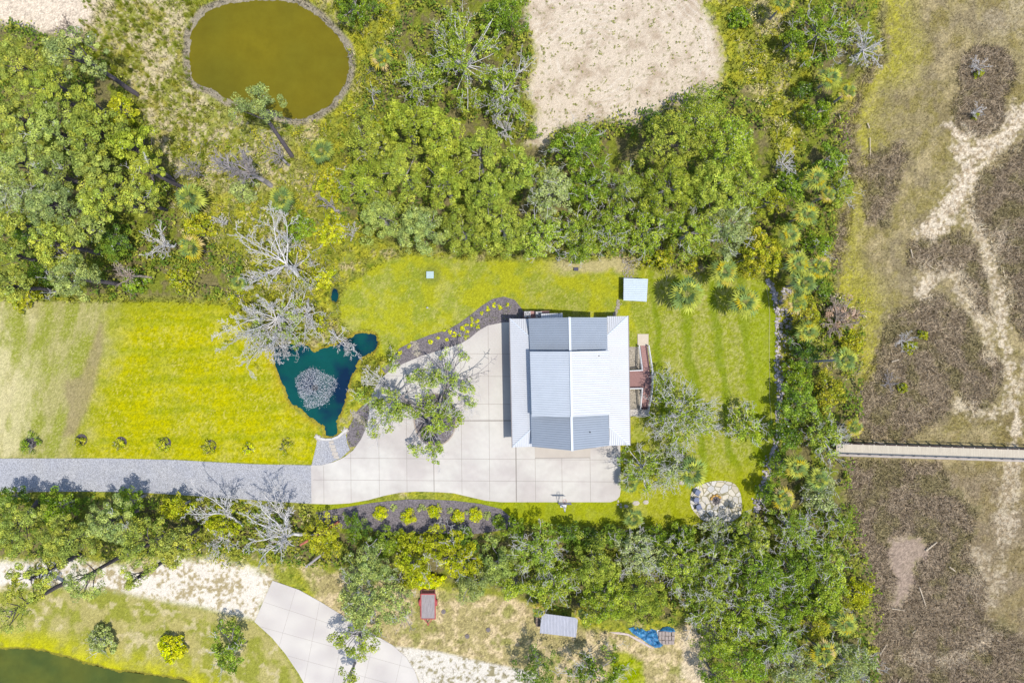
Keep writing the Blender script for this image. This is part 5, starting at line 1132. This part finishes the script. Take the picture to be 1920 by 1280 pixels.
PALMS = [
 ("dark-green fan palm on the lawn, nearer the house", 1287, 551, 38, 5, 0), ("yellow-rimmed fan palm on the lawn nearest the rock line", 1397, 566, 34, 5, 1), ("fan palm at the lawn's upper edge between two trees", 1358, 510, 31, 5, 1),
 ("bright yellow fan palm at the top edge of the marsh-side thicket", 1470, 4, 24, 5, 2), ("yellow-tinged fan palm above its twin at the upper marsh edge", 1558, 145, 24, 5, 1), ("smaller fan palm below its twin at the upper marsh edge", 1590, 172, 19, 5, 2),
 ("largest of three stacked fan palms right of the belt", 1530, 335, 27, 6, 1), ("small cream-coloured fan palm between the stacked palms", 1552, 365, 18, 5, 2), ("lowest of three stacked fan palms right of the belt", 1512, 402, 27, 6, 1),
 ("yellow-fringed fan palm just above the dark yellow-green bush tree's right side", 1482, 440, 24, 6, 1), ("fan palm right of the dark yellow-green bush tree, upper left of a pair", 1495, 495, 29, 6, 1), ("fan palm with tan dead fronds, right one of a pair at the marsh edge", 1538, 500, 25, 6, 2),
 ("grey-green fan palm below the pair at the marsh edge", 1508, 530, 28, 6, 0), ("bright yellow-green fan palm at the upper end of the rock line", 1492, 565, 27, 5, 2), ("low fan palm left of the rust-coloured dead tree", 1515, 622, 24, 4, 1),
 ("grey fan palm standing out over the marsh edge below the rusty dead tree", 1585, 674, 26, 9, 0), ("golden fan palm just above the boardwalk's left end", 1603, 802, 19, 4, 2), ("fan palm below the boardwalk near the rock line", 1494, 876, 27, 5, 1),
 ("fan palm with golden fronds lower left in the thicket below the boardwalk", 1470, 935, 25, 5, 2), ("grey-blue fan palm right of the golden one below the boardwalk", 1535, 900, 24, 5, 0), ("fan palm at the marsh edge deep in the south-east wood", 1585, 1170, 26, 7, 1),
 ("yellow fan palm in the lowest part of the south-east wood", 1545, 1225, 28, 7, 2), ("round yellow-rimmed fan palm in the brush above the west lawn", 358, 463, 29, 4, 2), ("dark green fan palm above the round yellow-rimmed one", 355, 372, 33, 5, 0),
 ("grey-green fan palm with pale dead fronds in the middle brush", 528, 375, 29, 4, 0), ("fan palm below the brown pond's lower right shore", 603, 284, 27, 3.5, 0), ("yellow-topped fan palm right of the brown pond", 714, 108, 26, 4, 2),
 ("small dark fan palm at the left of the largest white tree", 448, 530, 18, 2, 0), ("fan palm touching the flagstone patio's upper left edge", 1298, 885, 34, 5, 0), ("low fan palm right of the concrete driveway under the east oak", 1180, 905, 22, 2.5, 0),
 ("silvery fan palm at the southern hedge with drooping dead fronds", 1188, 972, 22, 3, 0), ("yellow fan palm at the right corner of the grey metal shelter", 1090, 1150, 16, 3.5, 2), ("small yellow fan palm at the left corner of the grey metal shelter", 1010, 1145, 15, 3.5, 2)]
for lb, px, py, r, h, k in PALMS: palm(lb, px, py, r, h, k, base=(1510, 678) if 'standing out' in lb else None)

# -- yard trees

tree("gnarled live oak shading the driveway and its round bed", 742, 742, 74, 7.5, 'oak', style='sparse', cover=1.5, gap=.42, twigs=26, bark=M_mid_bark, base=(812, 790), limbs=34, irr=.3)
tree("right-hand crown of the live oak pair over the driveway, nearest the house", 840, 715, 52, 7, 'oak', style='sparse', cover=1.3, gap=.4, twigs=26, bark=M_mid_bark, base=(824, 778), limbs=26, irr=.35)
tree("lower crown of the live oaks hanging over the driveway's round bed", 800, 800, 54, 6.5, 'oak', style='sparse', cover=1.2, gap=.4, twigs=24, bark=M_mid_bark, base=(806, 800), limbs=26, irr=.35)
bare("bare knotty limbs of an oak reaching over the driveway toward the house", 858, 675, 46, 6, 3, base=(818, 770), bark=M_mid_bark, trunk_r=.2, limbs=5, rmin=.035)
bare("bare pale branches between the blue pond and the driveway oak", 700, 712, 36, 5, 4, base=(745, 730), trunk_r=.14, limbs=7)
tree("spreading east oak full of white twigs between deck and lawn", 1284, 776, 66, 8, 'oak', style='sparse', cover=2.2, gap=.2, twigs=150, bark=M_grey_bark, base=(1235, 790), limbs=30)
tree("lower left part of the east oaks beside the driveway's corner", 1210, 880, 44, 6.5, 'oak', style='sparse', cover=1.6, gap=.3, twigs=34, bark=M_grey_bark, limbs=20)
tree("white-twigged east oak directly above the flagstone patio", 1262, 885, 38, 6, 'greyg', style='sparse', cover=1.6, gap=.3, twigs=50, bark=M_grey_bark, name='oak_tree')
tree("small lone oak on the east lawn with dark shade at its left", 1405, 800, 36, 5, 'oak', style='sparse', cover=2.0, gap=.2, twigs=24, bark=M_grey_bark, base=(1385, 812), sx=1.1)
tree("thin green crown tangled among the largest white dead tree above the blue pond", 520, 600, 58, 5, 'oak', style='sparse', cover=.9, gap=.5, twigs=70, bark=M_grey_bark, limbs=16)
tree("thin green crown around the long white leaning tree in the brush", 545, 500, 44, 4.5, 'olive', style='sparse', cover=.8, gap=.5, twigs=46, bark=M_grey_bark, limbs=12)
# shrubs in the island bed, by the drive and in the beds
shrub("tall pale grass clump inside the oak's round bed", 841, 774, 13, 1.0, 'greyg', name='grass_clump', cat='ornamental grass')
shrub("green bush inside the oak's round bed, at its foot", 800, 812, 14, 1.0, 'green')
for k, (px, py, r, pal, lb) in enumerate(((52, 834, 21, 'green', "largest loose-leaved shrub at the left end of the row along the gravel road"), (146, 829, 10, 'olive', "smallest shrub in the row along the gravel road, second from the left"), (220, 834, 12, 'yellow', "yellow-green shrub with dark mulch behind it, third from the left along the road"),
        (303, 835, 14, 'yellow', "round shrub in the middle of the row along the gravel road"), (388, 840, 14, 'olive', "grey-green shrub fifth from the left along the gravel road"), (464, 842, 12, 'bright', "bright yellow round shrub sixth from the left along the road"), (533, 837, 16, 'olive', "wispy olive shrub at the right end of the road-side row"))):
    shrub(lb, px, py, r, 1.2 if r < 20 else 1.8, pal, group='shrubs along the gravel road', cover=2.4 if k not in (0, 6) else 1.3, gap=.1 if k not in (0, 6) else .35)
    mx_, my_ = P(px + (7 if px < 430 else 2), py - 5); rr = (9 if px > 440 else 13) / S * .85
    m_ = MB(); m_.prism([(mx_ + rr * cos(t * .524), my_ + rr * sin(t * .524)) for t in range(12)], -.02, .05); o = m_.build("mulch_ring", M_mulch_d); o['kind'] = 'structure'
for px, py, r, pal, lb in ((712, 963, 14.5, 'bright', "first round clipped yellow-green bush from the left in the lower mulch bed"), (765, 969, 15.5, 'bright', "second and largest clipped bush from the left in the lower mulch bed"), (815, 960, 14.5, 'bright', "third clipped bush from the left, highest of the row in the lower bed"),
        (858, 970, 13.5, 'bright', "fourth clipped bush from the left, slightly low in the lower mulch bed"), (893, 966, 14, 'bright', "fifth clipped bush from the left in the lower mulch bed"), (934, 980, 14, 'green', "darker bush at the right end of the lower mulch bed")):
    shrub(lb, px, py, r, 1.5, pal, group='clipped round bushes in the lower bed', irr=.05, cover=4.5, L=.07)
for px, py, r, lb in ((790, 953, 8, "pale grass tuft between the second and third clipped bushes"), (843, 957, 6, "pale grass tuft between the third and fourth clipped bushes"), (876, 960, 5, "small pale grass tuft between the last two bright clipped bushes"), (914, 967, 8, "green-grey tuft left of the darker bush in the lower bed"), (738, 952, 6, "small yellowish tuft between the first and second clipped bushes"), (645, 964, 4, "tiny yellow flowering tuft at the left end of the lower bed")):
    shrub(lb, px, py, r, .6, 'greyg' if py > 951 else 'bright', name='grass_tuft', cat='ornamental grass', group='tufts in the lower mulch bed', cover=2)
rg = random.Random(77)
BN = [(806, 641), (834, 618), (837, 637), (851, 627), (862, 627), (874, 609), (885, 609), (894, 602), (876, 622), (844, 622), (766, 649), (748, 661), (820, 633), (866, 616), (903, 586), (915, 578), (926, 572), (938, 576), (952, 572), (884, 598), (897, 612), (875, 632)]
for px, py in BN:
    o = shrub("small yellow-green plant dotting the dark mulch bed above the driveway", px, py, rg.uniform(3.5, 5.5), .4, 'bright', name='bedding_plant', cat='plant', group='small plants in the upper mulch bed', cover=1.8, L=.06)
for px, py, r, h, pal, lb in ((186, 1203, 27, 3, 'greyg', "grey-green round bush on the south-west lawn, left of the yellow one"), (318, 1218, 27, 3, 'bright', "bright yellow-green round bush on the south-west lawn by the murky pond")):
    shrub(lb, px, py, r, h, pal, cover=3, gap=.05, twigs=10 if pal == 'greyg' else 0)
tree("dark twisted small oak on the south-west lawn left of the neighbour's driveway", 420, 1225, 46, 6, 'green', style='sparse', cover=1.6, gap=.35, twigs=8, bark=M_mid_bark)

# -- south-west and southern belt
GS = 'pines leaning over the south-west strip'
T = [
 ("pine at the left edge straight below the gravel road", 20, 990, 48, 12, 'pine', dict(gap=.2, base=(70, 940))),
 ("thin pine over the white sand at the left edge", 45, 1090, 50, 13, 'pine', dict(gap=.4, cover=1.2)),
 ("open pine above the white sand strip, second from the left", 115, 1020, 52, 12, 'pine', dict(gap=.25)),
 ("see-through pine hanging over the white sand strip with dark branches", 150, 1085, 46, 13, 'pineg', dict(gap=.45, cover=1.1)),
 ("greyish pine in the middle of the strip below the gravel road", 195, 985, 48, 11, 'pineg', dict(gap=.2, twigs=4)),
 ("pine right of the greyish one, crown reaching the sand strip", 260, 1030, 48, 12, 'pine', dict(gap=.3, cover=1.5)),
 ("sparse pine tips dangling over the brightest white sand", 255, 1085, 34, 12, 'pine', dict(gap=.45, cover=1.0)),
 ("pine nearest the dead white trees below the road", 315, 1025, 38, 11, 'pine', dict(gap=.25)),
 ("lowest pine at the far left above the murky pond", 15, 1150, 40, 13, 'pine', dict(gap=.4, cover=1.2)),
]
for lb, px, py, r, h, pal, kw in T:
    kw = dict(kw); kw.setdefault('group', GS); tree(lb, px, py, r, h, pal, **kw)
tree("dark green tree at the gravel road's lower edge near the left frame", 95, 955, 38, 6, 'green', style='fine', name='bushy_tree')
tree("green tree between the pines and the gravel road's lower edge", 235, 945, 30, 6, 'green', style='fine', name='bushy_tree', gap=.15)
tree("bright green tree at the road edge left of the white dead trees", 325, 955, 32, 5.5, 'yellow', style='fine', name='bushy_tree', gap=.15)
tree("yellow-green bushy tree behind the first white dead tree", 410, 985, 34, 5, 'yellow', style='fine', name='bushy_tree', gap=.2)
tree("shaded bushy tree at the far left below the gravel road", 10, 935, 26, 6, 'dark', style='fine', name='bushy_tree')
bare("white leafless tree leaning onto the gravel road's right half", 395, 945, 52, 8, 4, base=(455, 985), trunk_r=.18, limbs=7)
bare("white leafless tree reaching from the strip toward the concrete driveway", 505, 945, 36, 8, 4, base=(545, 985), trunk_r=.14, limbs=7)
bare("dense white-grey leafless tree in the middle of the southern strip", 500, 1010, 62, 9, 5, base=(575, 1000), trunk_r=.24, limbs=8)
bare("small white dead tree between the yellow-green bush and the dense grey one", 405, 1020, 38, 6, 4, trunk_r=.1, limbs=7)
mb = MB(); mb.cyl(P3(562, 1022, 3.2), P3(636, 978, .3), .16, .22, 8)
tagobj(mb.build("leaning_trunk", mat("reddish bark", alb(200, 120, 100), var=.4, scale=2)), "reddish bare leaning trunk at the left end of the lower mulch bed", "trunk")
mb = MB(); mb.cyl(P3(574, 1062, .5), P3(607, 1036, 2.6), .18, .14, 8)
tagobj(mb.build("leaning_trunk", M_mid_bark), "grey leaning trunk above the neighbour's driveway corner", "trunk")
GB = 'trees of the southern belt'
T = [
 ("yellow-green tree between the two leaning trunks and the lower mulch bed", 600, 1010, 38, 5, 'yellow', dict(style='fine')),
 ("dark shaded tree touching the lower mulch bed's left corner", 664, 996, 26, 4, 'dark', dict(style='fine')),
 ("dark tree right of the shaded one under the first clipped bush", 720, 1022, 30, 4, 'green', dict(style='fine')),
 ("light green tree under the second clipped bush", 765, 1026, 28, 4, 'yellow', dict(style='fine')),
 ("bright tree under the third clipped bush", 812, 1024, 30, 4.5, 'yellow', dict(style='fine', twigs=5)),
 ("dark bluish-shaded tree below the fourth clipped bush", 868, 1022, 30, 4, 'dark', dict(style='fine')),
 ("dark narrow tree at the right end of the lower mulch bed", 962, 998, 22, 5, 'green', dict(style='fine')),
 ("olive tree in the second row, above the hedge by the trailer", 770, 1060, 38, 6, 'yellow', dict(style='fine', twigs=8, gap=.1)),
 ("yellow-green tree right of the trailer's hedge in the second row", 858, 1050, 42, 6, 'yellow', dict(style='fine', twigs=10)),
 ("grey-green tree above the trailer's right side, at the yard's edge", 885, 1100, 36, 6, 'pineg', dict(name='oak_tree')),
 ("tree in the second row midway between trailer and metal shelter", 935, 1060, 40, 6.5, 'pineg', dict(name='oak_tree')),
 ("tree at the yard's edge left of the metal shelter", 968, 1095, 36, 6, 'oak', dict()),
 ("twiggy oak with white dead branches below the basketball hoop", 1010, 1034, 42, 8, 'oak', dict(style='fine', twigs=36)),
 ("dark tree on the lawn edge below the basketball hoop", 1066, 1004, 24, 4.5, 'dark', dict(style='fine')),
 ("dark tree in the hedge line right of the basketball hoop", 1118, 1018, 28, 4.5, 'dark', dict(style='fine')),
 ("shaded hedge tree left of the silvery palm", 1158, 1010, 24, 4.5, 'green', dict(style='fine')),
 ("oak leaning over the top of the grey metal shelter", 1035, 1095, 46, 7, 'oak', dict(style='fine', twigs=20)),
 ("fluffy rounded tree in the middle of the southern belt", 1118, 1065, 48, 8, 'canopy', dict()),
 ("broad flat-topped tree right of the grey metal shelter", 1140, 1130, 54, 8, 'oak', dict(style='clump')),
 ("round green tree above the blue tarp", 1205, 1130, 50, 8, 'canopy', dict()),
 ("grey-twigged oak in the upper row right of the silvery palm", 1205, 1048, 44, 7, 'greyg', dict(style='fine', twigs=34, name='oak_tree')),
 ("dark bushy tree in the hedge line left of the flagstone patio", 1232, 1010, 26, 4.5, 'green', dict(style='fine')),
 ("bright green bushy tree in the hedge line directly below the patio's left side", 1285, 1010, 27, 4.5, 'green', dict(style='fine')),
 ("grey leafless-topped shrub tree touching the patio's lower rim", 1345, 996, 28, 3.5, 'greyg', dict(style='sparse', twigs=30, name='oak_tree')),
 ("oak with many white twigs below the patio in the second row", 1280, 1065, 50, 8, 'oak', dict(style='fine', twigs=34)),
 ("green oak two crowns below the patio, near the marsh-side corner", 1350, 1065, 48, 8, 'oak', dict(style='fine', twigs=26)),
 ("pale pine-like tree right of the patio's lower rim", 1415, 1015, 42, 7, 'oak', dict(style='clump', twigs=6)),
 ("glittering twiggy oak at the marsh side of the belt's corner", 1500, 1000, 44, 7, 'oak', dict(style='fine', twigs=40)),
 ("green oak at the marsh edge above the rightmost bulge of the wood", 1560, 1060, 42, 6, 'oak', dict(style='fine', twigs=14)),
 ("deep green oak in the middle of the south-east wood", 1430, 1080, 50, 9, 'green', dict(style='fine', twigs=12)),
 ("oak with a shaded hollow beside it, right of the deep green oak", 1500, 1080, 46, 8, 'green', dict(style='fine', twigs=10)),
 ("twiggy oak at the inner edge of the south-east wood, above the sandy strip", 1330, 1130, 48, 9, 'oak', dict(style='fine', twigs=34)),
 ("large grey-green oak at the heart of the south-east wood", 1405, 1150, 52, 9, 'oak', dict(style='fine', twigs=40)),
 ("bright green oak right of the heart of the south-east wood", 1478, 1145, 46, 8, 'green', dict(style='fine', twigs=12)),
 ("sunny green oak forming the rightmost bulge of the south-east wood", 1555, 1125, 50, 7, 'oak', dict(style='fine', twigs=4)),
 ("yellow-green shrub tree on the very edge of the rightmost bulge", 1615, 1120, 30, 3.5, 'yellow', dict(style='fine')),
 ("pale oak at the inner lower edge of the south-east wood", 1355, 1205, 46, 8, 'oak', dict(style='clump')),
 ("bright round oak low in the south-east wood, next to the sandy strip", 1400, 1250, 46, 8, 'green', dict(style='fine')),
 ("white-twigged oak low in the middle of the south-east wood", 1465, 1210, 46, 8, 'oak', dict(style='fine', twigs=34)),
 ("grey-twigged oak at the bottom frame in the south-east wood", 1500, 1268, 44, 7, 'greyg', dict(style='fine', twigs=30, name='oak_tree')),
 ("oak at the marsh edge right of the yellow palm near the bottom frame", 1600, 1255, 44, 6, 'greyg', dict(style='fine', twigs=26, name='oak_tree')),
 ("olive tree between the two palms of the lower south-east wood", 1535, 1180, 34, 6, 'olive', dict(style='fine')),
 ("bushy oak at the bottom frame beside the sandy strip", 1345, 1275, 30, 6, 'green', dict(style='fine')),
 ("large grey-green oak reaching over the neighbour's driveway", 690, 1130, 70, 9, 'pineg', dict(style='sparse', cover=2.6, gap=.12, name='oak_tree', twigs=14, base=(690, 1085))),
 ("upper crown of the big grey-green oak, with a dark hollow", 688, 1068, 42, 8, 'pineg', dict(name='oak_tree', twigs=6)),
 ("hanging lower branches of an oak over the neighbour's driveway", 665, 1205, 46, 7, 'oak', dict(style='sparse', cover=1.7, gap=.35, bark=M_mid_bark, base=(690, 1150), limbs=26)),
 ("tuft of oak branches at the bottom frame on the neighbour's driveway", 650, 1275, 24, 6, 'oak', dict(style='sparse', cover=1.2, gap=.3)),
 ("oak at the bottom frame casting dark shade below the metal shelter", 1115, 1275, 52, 7, 'green', dict(style='sparse', cover=1.7, gap=.3, twigs=34)),
 ("dark-leaved tree at the bottom frame on the white gravel's right end", 1010, 1262, 46, 7, 'dark', dict(style='sparse', cover=1.7, gap=.3)),
]
for lb, px, py, r, h, pal, kw in T:
    kw = dict(kw); kw.setdefault('group', GB); kw.setdefault('name', 'bushy_tree' if kw.get('style') == 'fine' and not kw.get('twigs') else 'oak_tree'); tree(lb, px, py, r, h, pal, **kw)
bare("thin bare branches on the yard left of the red trailer", 765, 1165, 30, 5, 3, base=(740, 1130), bark=M_mid_bark, trunk_r=.1, limbs=5)
shrub("yellow-green hedge bush overhanging the back of the red trailer", 800, 1090, 34, 1.6, 'bright', sy=.45, irr=.1)
shrub("small yellow-green bush left of the hedge over the trailer", 765, 1092, 14, 1.4, 'yellow')

# ---------------------------------------------------------------- uncountable cover: undergrowth, meadow and marsh grass
def scatter(poly_list, n, rn, box, cond=None):
    X = rn.uniform(box[0], box[2], n); Y = rn.uniform(box[1], box[3], n); m = np.full(n, -99.0)
    for p in poly_list: m = np.maximum(m, sdist(p, X, Y, 20))
    k = m > 0
    return X[k], Y[k]
AVOID = [DRIVE, GRAVEL, N_DRIVE, BED_N, BED_S, BED_POND, BROWN_POND, BLUE_POND, SW_POND, SMALL_POND, BR, PAT, [(1575, 826), (2400, 850), (2400, 885), (1575, 858)], [(950, 590), (1235, 590), (1235, 845), (950, 845)]]
def avoid(X, Y):
    m = np.full(X.shape, -99.0)
    for p in AVOID: m = np.maximum(m, sdist(p, X, Y, 10))
    return m < -2
rn = np.random.default_rng(9)
X, Y = scatter(FOREST, 26000, rn, (-80, -60, 1660, 1360)); k = avoid(X, Y) & (sdist(LAWN_N, X, Y, 20) < 0) & (sdist(LAWN_W, X, Y, 20) < 0); X, Y = X[k], Y[k]
den = fbm(X, Y, 40, 51, 3); k = den > .42; X, Y = X[k], Y[k]
xs, ys = (X - 960) / S, (640 - Y) / S; hh = rn.uniform(.25, 1.6, len(X)); cl = np.stack([xs, ys, hh], -1)
ct = np.array([C(*c) for c in ((110, 130, 44), (136, 142, 54), (90, 114, 44), (152, 154, 62))]) * 1.8
per = 9; off = rn.normal(size=(len(cl), per, 3)) * .3; pos = (cl[:, None] + off).reshape(-1, 3); nr = rn.normal(size=pos.shape) * .5 + np.array([0, 0, 1]); cc = np.repeat(ct[rn.integers(0, 4, len(cl))], per, 0)
V, F, c = leaves(rn, pos, nr, .2, .12, cc, .3); o = mesh_np("undergrowth", V, F, M_leaf, cols=c); tagobj(o, "low leafy undergrowth filling the ground beneath the woods", "undergrowth", kind='stuff')

M_blade = mat("grass blades", attr=True, var=0, transl=.25)
def blades(name, label, X, Y, hmin, hmax, wd, rn, k=1.0, cvar=.35, lean=.35):
    col, cls, z = ground_fn(X, Y, False); n = len(X); x, y = (X - 960) / S, (640 - Y) / S; h_ = rn.uniform(hmin, hmax, n)
    a = rn.random(n) * 2 * pi; dx, dy = np.cos(a) * wd, np.sin(a) * wd; lx, ly = rn.normal(0, lean, n) * h_, rn.normal(0, lean, n) * h_
    z = np.minimum(z, 0) - .05
    V = np.stack([np.stack([x - dx, y - dy, z], -1), np.stack([x + dx, y + dy, z], -1), np.stack([x + lx, y + ly, z + h_], -1)], 1).reshape(-1, 3)
    c = np.clip(col * k * (1 + cvar * 2 * (rn.random((n, 1)) - .5)), .01, .85)
    return tagobj(mesh_np(name, V, np.arange(3 * n).reshape(n, 3), M_blade, cols=np.repeat(c, 3, 0)), label, 'grass', kind='stuff')
# clumped meadow grass
X = rn.uniform(-60, 1660, 150000); Y = rn.uniform(-50, 700, 150000)
ok = avoid(X, Y) & (sdist(LAWN_N, X, Y, 30) < 2) & (sdist(LAWN_W, X, Y, 30) < 2) & (sdist(SAND_N, X, Y, 30) < -2) & (sdist(MARSH_BIG, X, Y, 30) < 0)
inf = np.full(X.shape, -99.0)
for f in FOREST: inf = np.maximum(inf, sdist(f, X, Y, 30))
ok &= (inf < 6); g = fbm(X, Y, 10, 5, 3); ok &= (g > .40) & (sdist(NW_SAND, X, Y, 20) < 0); X, Y = X[ok], Y[ok]
blades("meadow_grass", "tall clumped wild grass of the northern meadows", X, Y, .25, .95, .07, rn, 1.0, .4)
X = rn.uniform(1550, 2060, 240000); Y = rn.uniform(-60, 1340, 240000)
bmk = np.full(X.shape, -99.0)
for b in BRUSH: bmk = np.maximum(bmk, sdist(b, X, Y, 30))
okm = avoid(X, Y) & (sdist(MARSH_BIG, X, Y, 30) > 0) & (sdist(MUD, X, Y, 30) < 0); kb_ = okm & (bmk > -3) ; kg = okm & (bmk < 0) & (rn.random(len(X)) < .6)
blades("marsh_brush", "brown wiry brush patches of the marsh", X[kb_], Y[kb_], .25, .7, .055, rn, 1.5, .7, .8)
blades("marsh_grass", "short tan and yellow-green grass of the marsh", X[kg], Y[kg], .1, .34, .04, rn, 1.04, .3, .8)
X = rn.uniform(1000, 1360, 5000); Y = rn.uniform(-20, 260, 5000); g = fbm(X, Y, 9, 71, 3); k = (sdist(SAND_N, X, Y) > 0) & (g > .66); X, Y = X[k], Y[k]
X2 = rn.uniform(560, 1330, 30000); Y2 = rn.uniform(1050, 1300, 30000); g = fbm(X2, Y2, 12, 81, 3); k = avoid(X2, Y2) & (g > .52) & ((sdist(S_YARD, X2, Y2) > 0) | (sdist(S_STRIP, X2, Y2) > 0)); 
blades("weeds", "scattered weeds on the sandy southern yard", X2[k], Y2[k], .08, .3, .05, rn, .85, .3)
xs, ys = (X - 960) / S, (640 - Y) / S; n = len(X)
if n:
    V, F, c = leaves(rn, np.stack([xs, ys, rn.uniform(.05, .2, n)], -1), rn.normal(size=(n, 3)) * .4 + np.array([0, 0, 1]), .16, .1, np.repeat(C(160, 160, 96)[None] * 1.4, n, 0))
    tagobj(mesh_np("weeds", V, F, M_leaf, cols=c), "sparse weeds dotting the pale sand clearing", "weeds", kind='stuff')

WILDS = [[(330, 260), (440, 250), (560, 230), (640, 230), (690, 420), (640, 500), (630, 620), (540, 640), (440, 600), (430, 555), (330, 555), (340, 440), (300, 320)], [(640, 0), (760, 0), (740, 180), (650, 250), (600, 240), (660, 160)], [(1400, 0), (1470, 40), (1520, 200), (1480, 320), (1440, 250), (1400, 160), (1370, 60)],
         [(1480, 540), (1620, 560), (1620, 720), (1560, 820), (1470, 800), (1480, 640)], [(350, 950), (600, 960), (640, 1060), (420, 1060), (330, 1030)]]
X, Y = scatter(WILDS, 60000, rn, (300, -20, 1660, 1080)); k = avoid(X, Y) & (sdist(LAWN_N, X, Y, 20) < 0) & (sdist(LAWN_W, X, Y, 20) < 0); X, Y = X[k], Y[k]
k = fbm(X, Y, 16, 91, 3) > .52; X, Y = X[k], Y[k]; n = len(X); sg = rn.random(n) < .55; XB, YB = X[sg], Y[sg]
cl = np.stack([(XB - 960) / S, (640 - YB) / S, rn.uniform(.15, .9, len(XB))], -1); ct = np.array([C(*c) for c in ((150, 152, 48), (128, 140, 48), (176, 170, 54), (110, 128, 44), (196, 186, 130))]) * 1.9
per = 7; pos = (cl[:, None] + rn.normal(size=(len(cl), per, 3)) * .2).reshape(-1, 3); nr = rn.normal(size=pos.shape) * .6 + np.array([0, 0, 1]); ci = (fbm(XB, YB, 30, 15, 2) * 9 + rn.random(len(XB))).astype(int) % 5
V, F, c = leaves(rn, pos, nr, .13, .075, np.repeat(ct[ci], per, 0), .3); tagobj(mesh_np("brush", V, F, M_leaf, cols=c), "low leafy brush between the ponds, woods and marsh edge", "brush", kind='stuff')
XT, YT = X[~sg][:9000], Y[~sg][:9000]; n = len(XT); p = np.stack([(XT - 960) / S, (640 - YT) / S, rn.uniform(.1, .9, n)], -1); a = rn.random(n) * 6.28; L = rn.uniform(.25, .9, n)
q = p + np.stack([np.cos(a) * L, np.sin(a) * L, rn.normal(0, .2, n)], -1); V, F = tubes(np.concatenate([p, q, np.full((n, 1), .022), np.full((n, 1), .012)], 1), 3)
tagobj(mesh_np("dead_twigs", V, F, M_mid_bark), "fallen grey twigs caught in the brush", "twigs", kind='stuff')
X = rn.uniform(735, 985, 2600); Y = rn.uniform(555, 700, 2600); k = (sdist(BED_N, X, Y, 20) > 2) & (fbm(X, Y, 12, 19, 2) > .52); k2 = (X > 880); X, Y = X[k & k2], Y[k & k2]
X2 = rn.uniform(650, 700, 900); Y2 = rn.uniform(755, 845, 900); k = (sdist(BED_POND, X2, Y2, 20) > 2) & (fbm(X2, Y2, 12, 23, 2) > .5); X = np.concatenate([X, X2[k]]); Y = np.concatenate([Y, Y2[k]]); n = len(X)
x, y = (X - 960) / S, (640 - Y) / S; a = rn.random(n) * 6.28; dx, dy = np.cos(a) * .05, np.sin(a) * .05; h_ = rn.uniform(.2, .5, n); z = np.full(n, .05)
V = np.stack([np.stack([x - dx, y - dy, z], -1), np.stack([x + dx, y + dy, z], -1), np.stack([x + rn.normal(0, .2, n), y + rn.normal(0, .2, n), z + h_], -1)], 1).reshape(-1, 3)
tagobj(mesh_np("bed_grass", V, np.arange(3 * n).reshape(n, 3), M_blade, cols=np.repeat(C(156, 164, 96)[None] * 1.3 * rn.uniform(.7, 1.2, (n, 1)), 3, 0)), "sparse grass growing through the dark mulch", "grass", kind='stuff')

cx_ = rn.uniform(150, 570, 900); cy_ = rn.uniform(-20, 350, 900); k = (sdist(NW_TAN, cx_, cy_, 40) > -25) & avoid(cx_, cy_) & (fbm(cx_, cy_, 40, 63, 3) > .42); cx_, cy_ = cx_[k], cy_[k]; m_ = len(cx_)
per = 34; a = rn.random((m_, per)) * 2 * pi; rr = rn.random((m_, per)) * .22; sc_ = rn.uniform(.5, 1.2, (m_, 1)); bx_ = ((cx_ - 960) / S)[:, None] + np.cos(a) * rr; by_ = ((640 - cy_) / S)[:, None] + np.sin(a) * rr; h_ = sc_ * rn.uniform(.7, 1.1, (m_, per))
tx_ = bx_ + np.cos(a) * rr * 1.3 * sc_; ty_ = by_ + np.sin(a) * rr * 1.3 * sc_; b = rn.random((m_, per)) * 6.28; wx, wy = np.cos(b) * .035, np.sin(b) * .035; z0_ = np.full_like(bx_, -.1)
V = np.stack([np.stack([bx_ - wx, by_ - wy, z0_], -1), np.stack([bx_ + wx, by_ + wy, z0_], -1), np.stack([tx_, ty_, h_], -1)], 2).reshape(-1, 3)
tc_ = np.array([C(*c) for c in ((140, 154, 34), (158, 164, 44), (128, 144, 38), (174, 172, 60))])[rn.integers(0, 4, m_)] * 2.1
tagobj(mesh_np("tussock_grass", V, np.arange(len(V)).reshape(-1, 3), M_blade, cols=np.repeat(tc_, per * 3, 0)), "green tussocks of tall grass on the sandy meadow", "grass", kind='stuff')
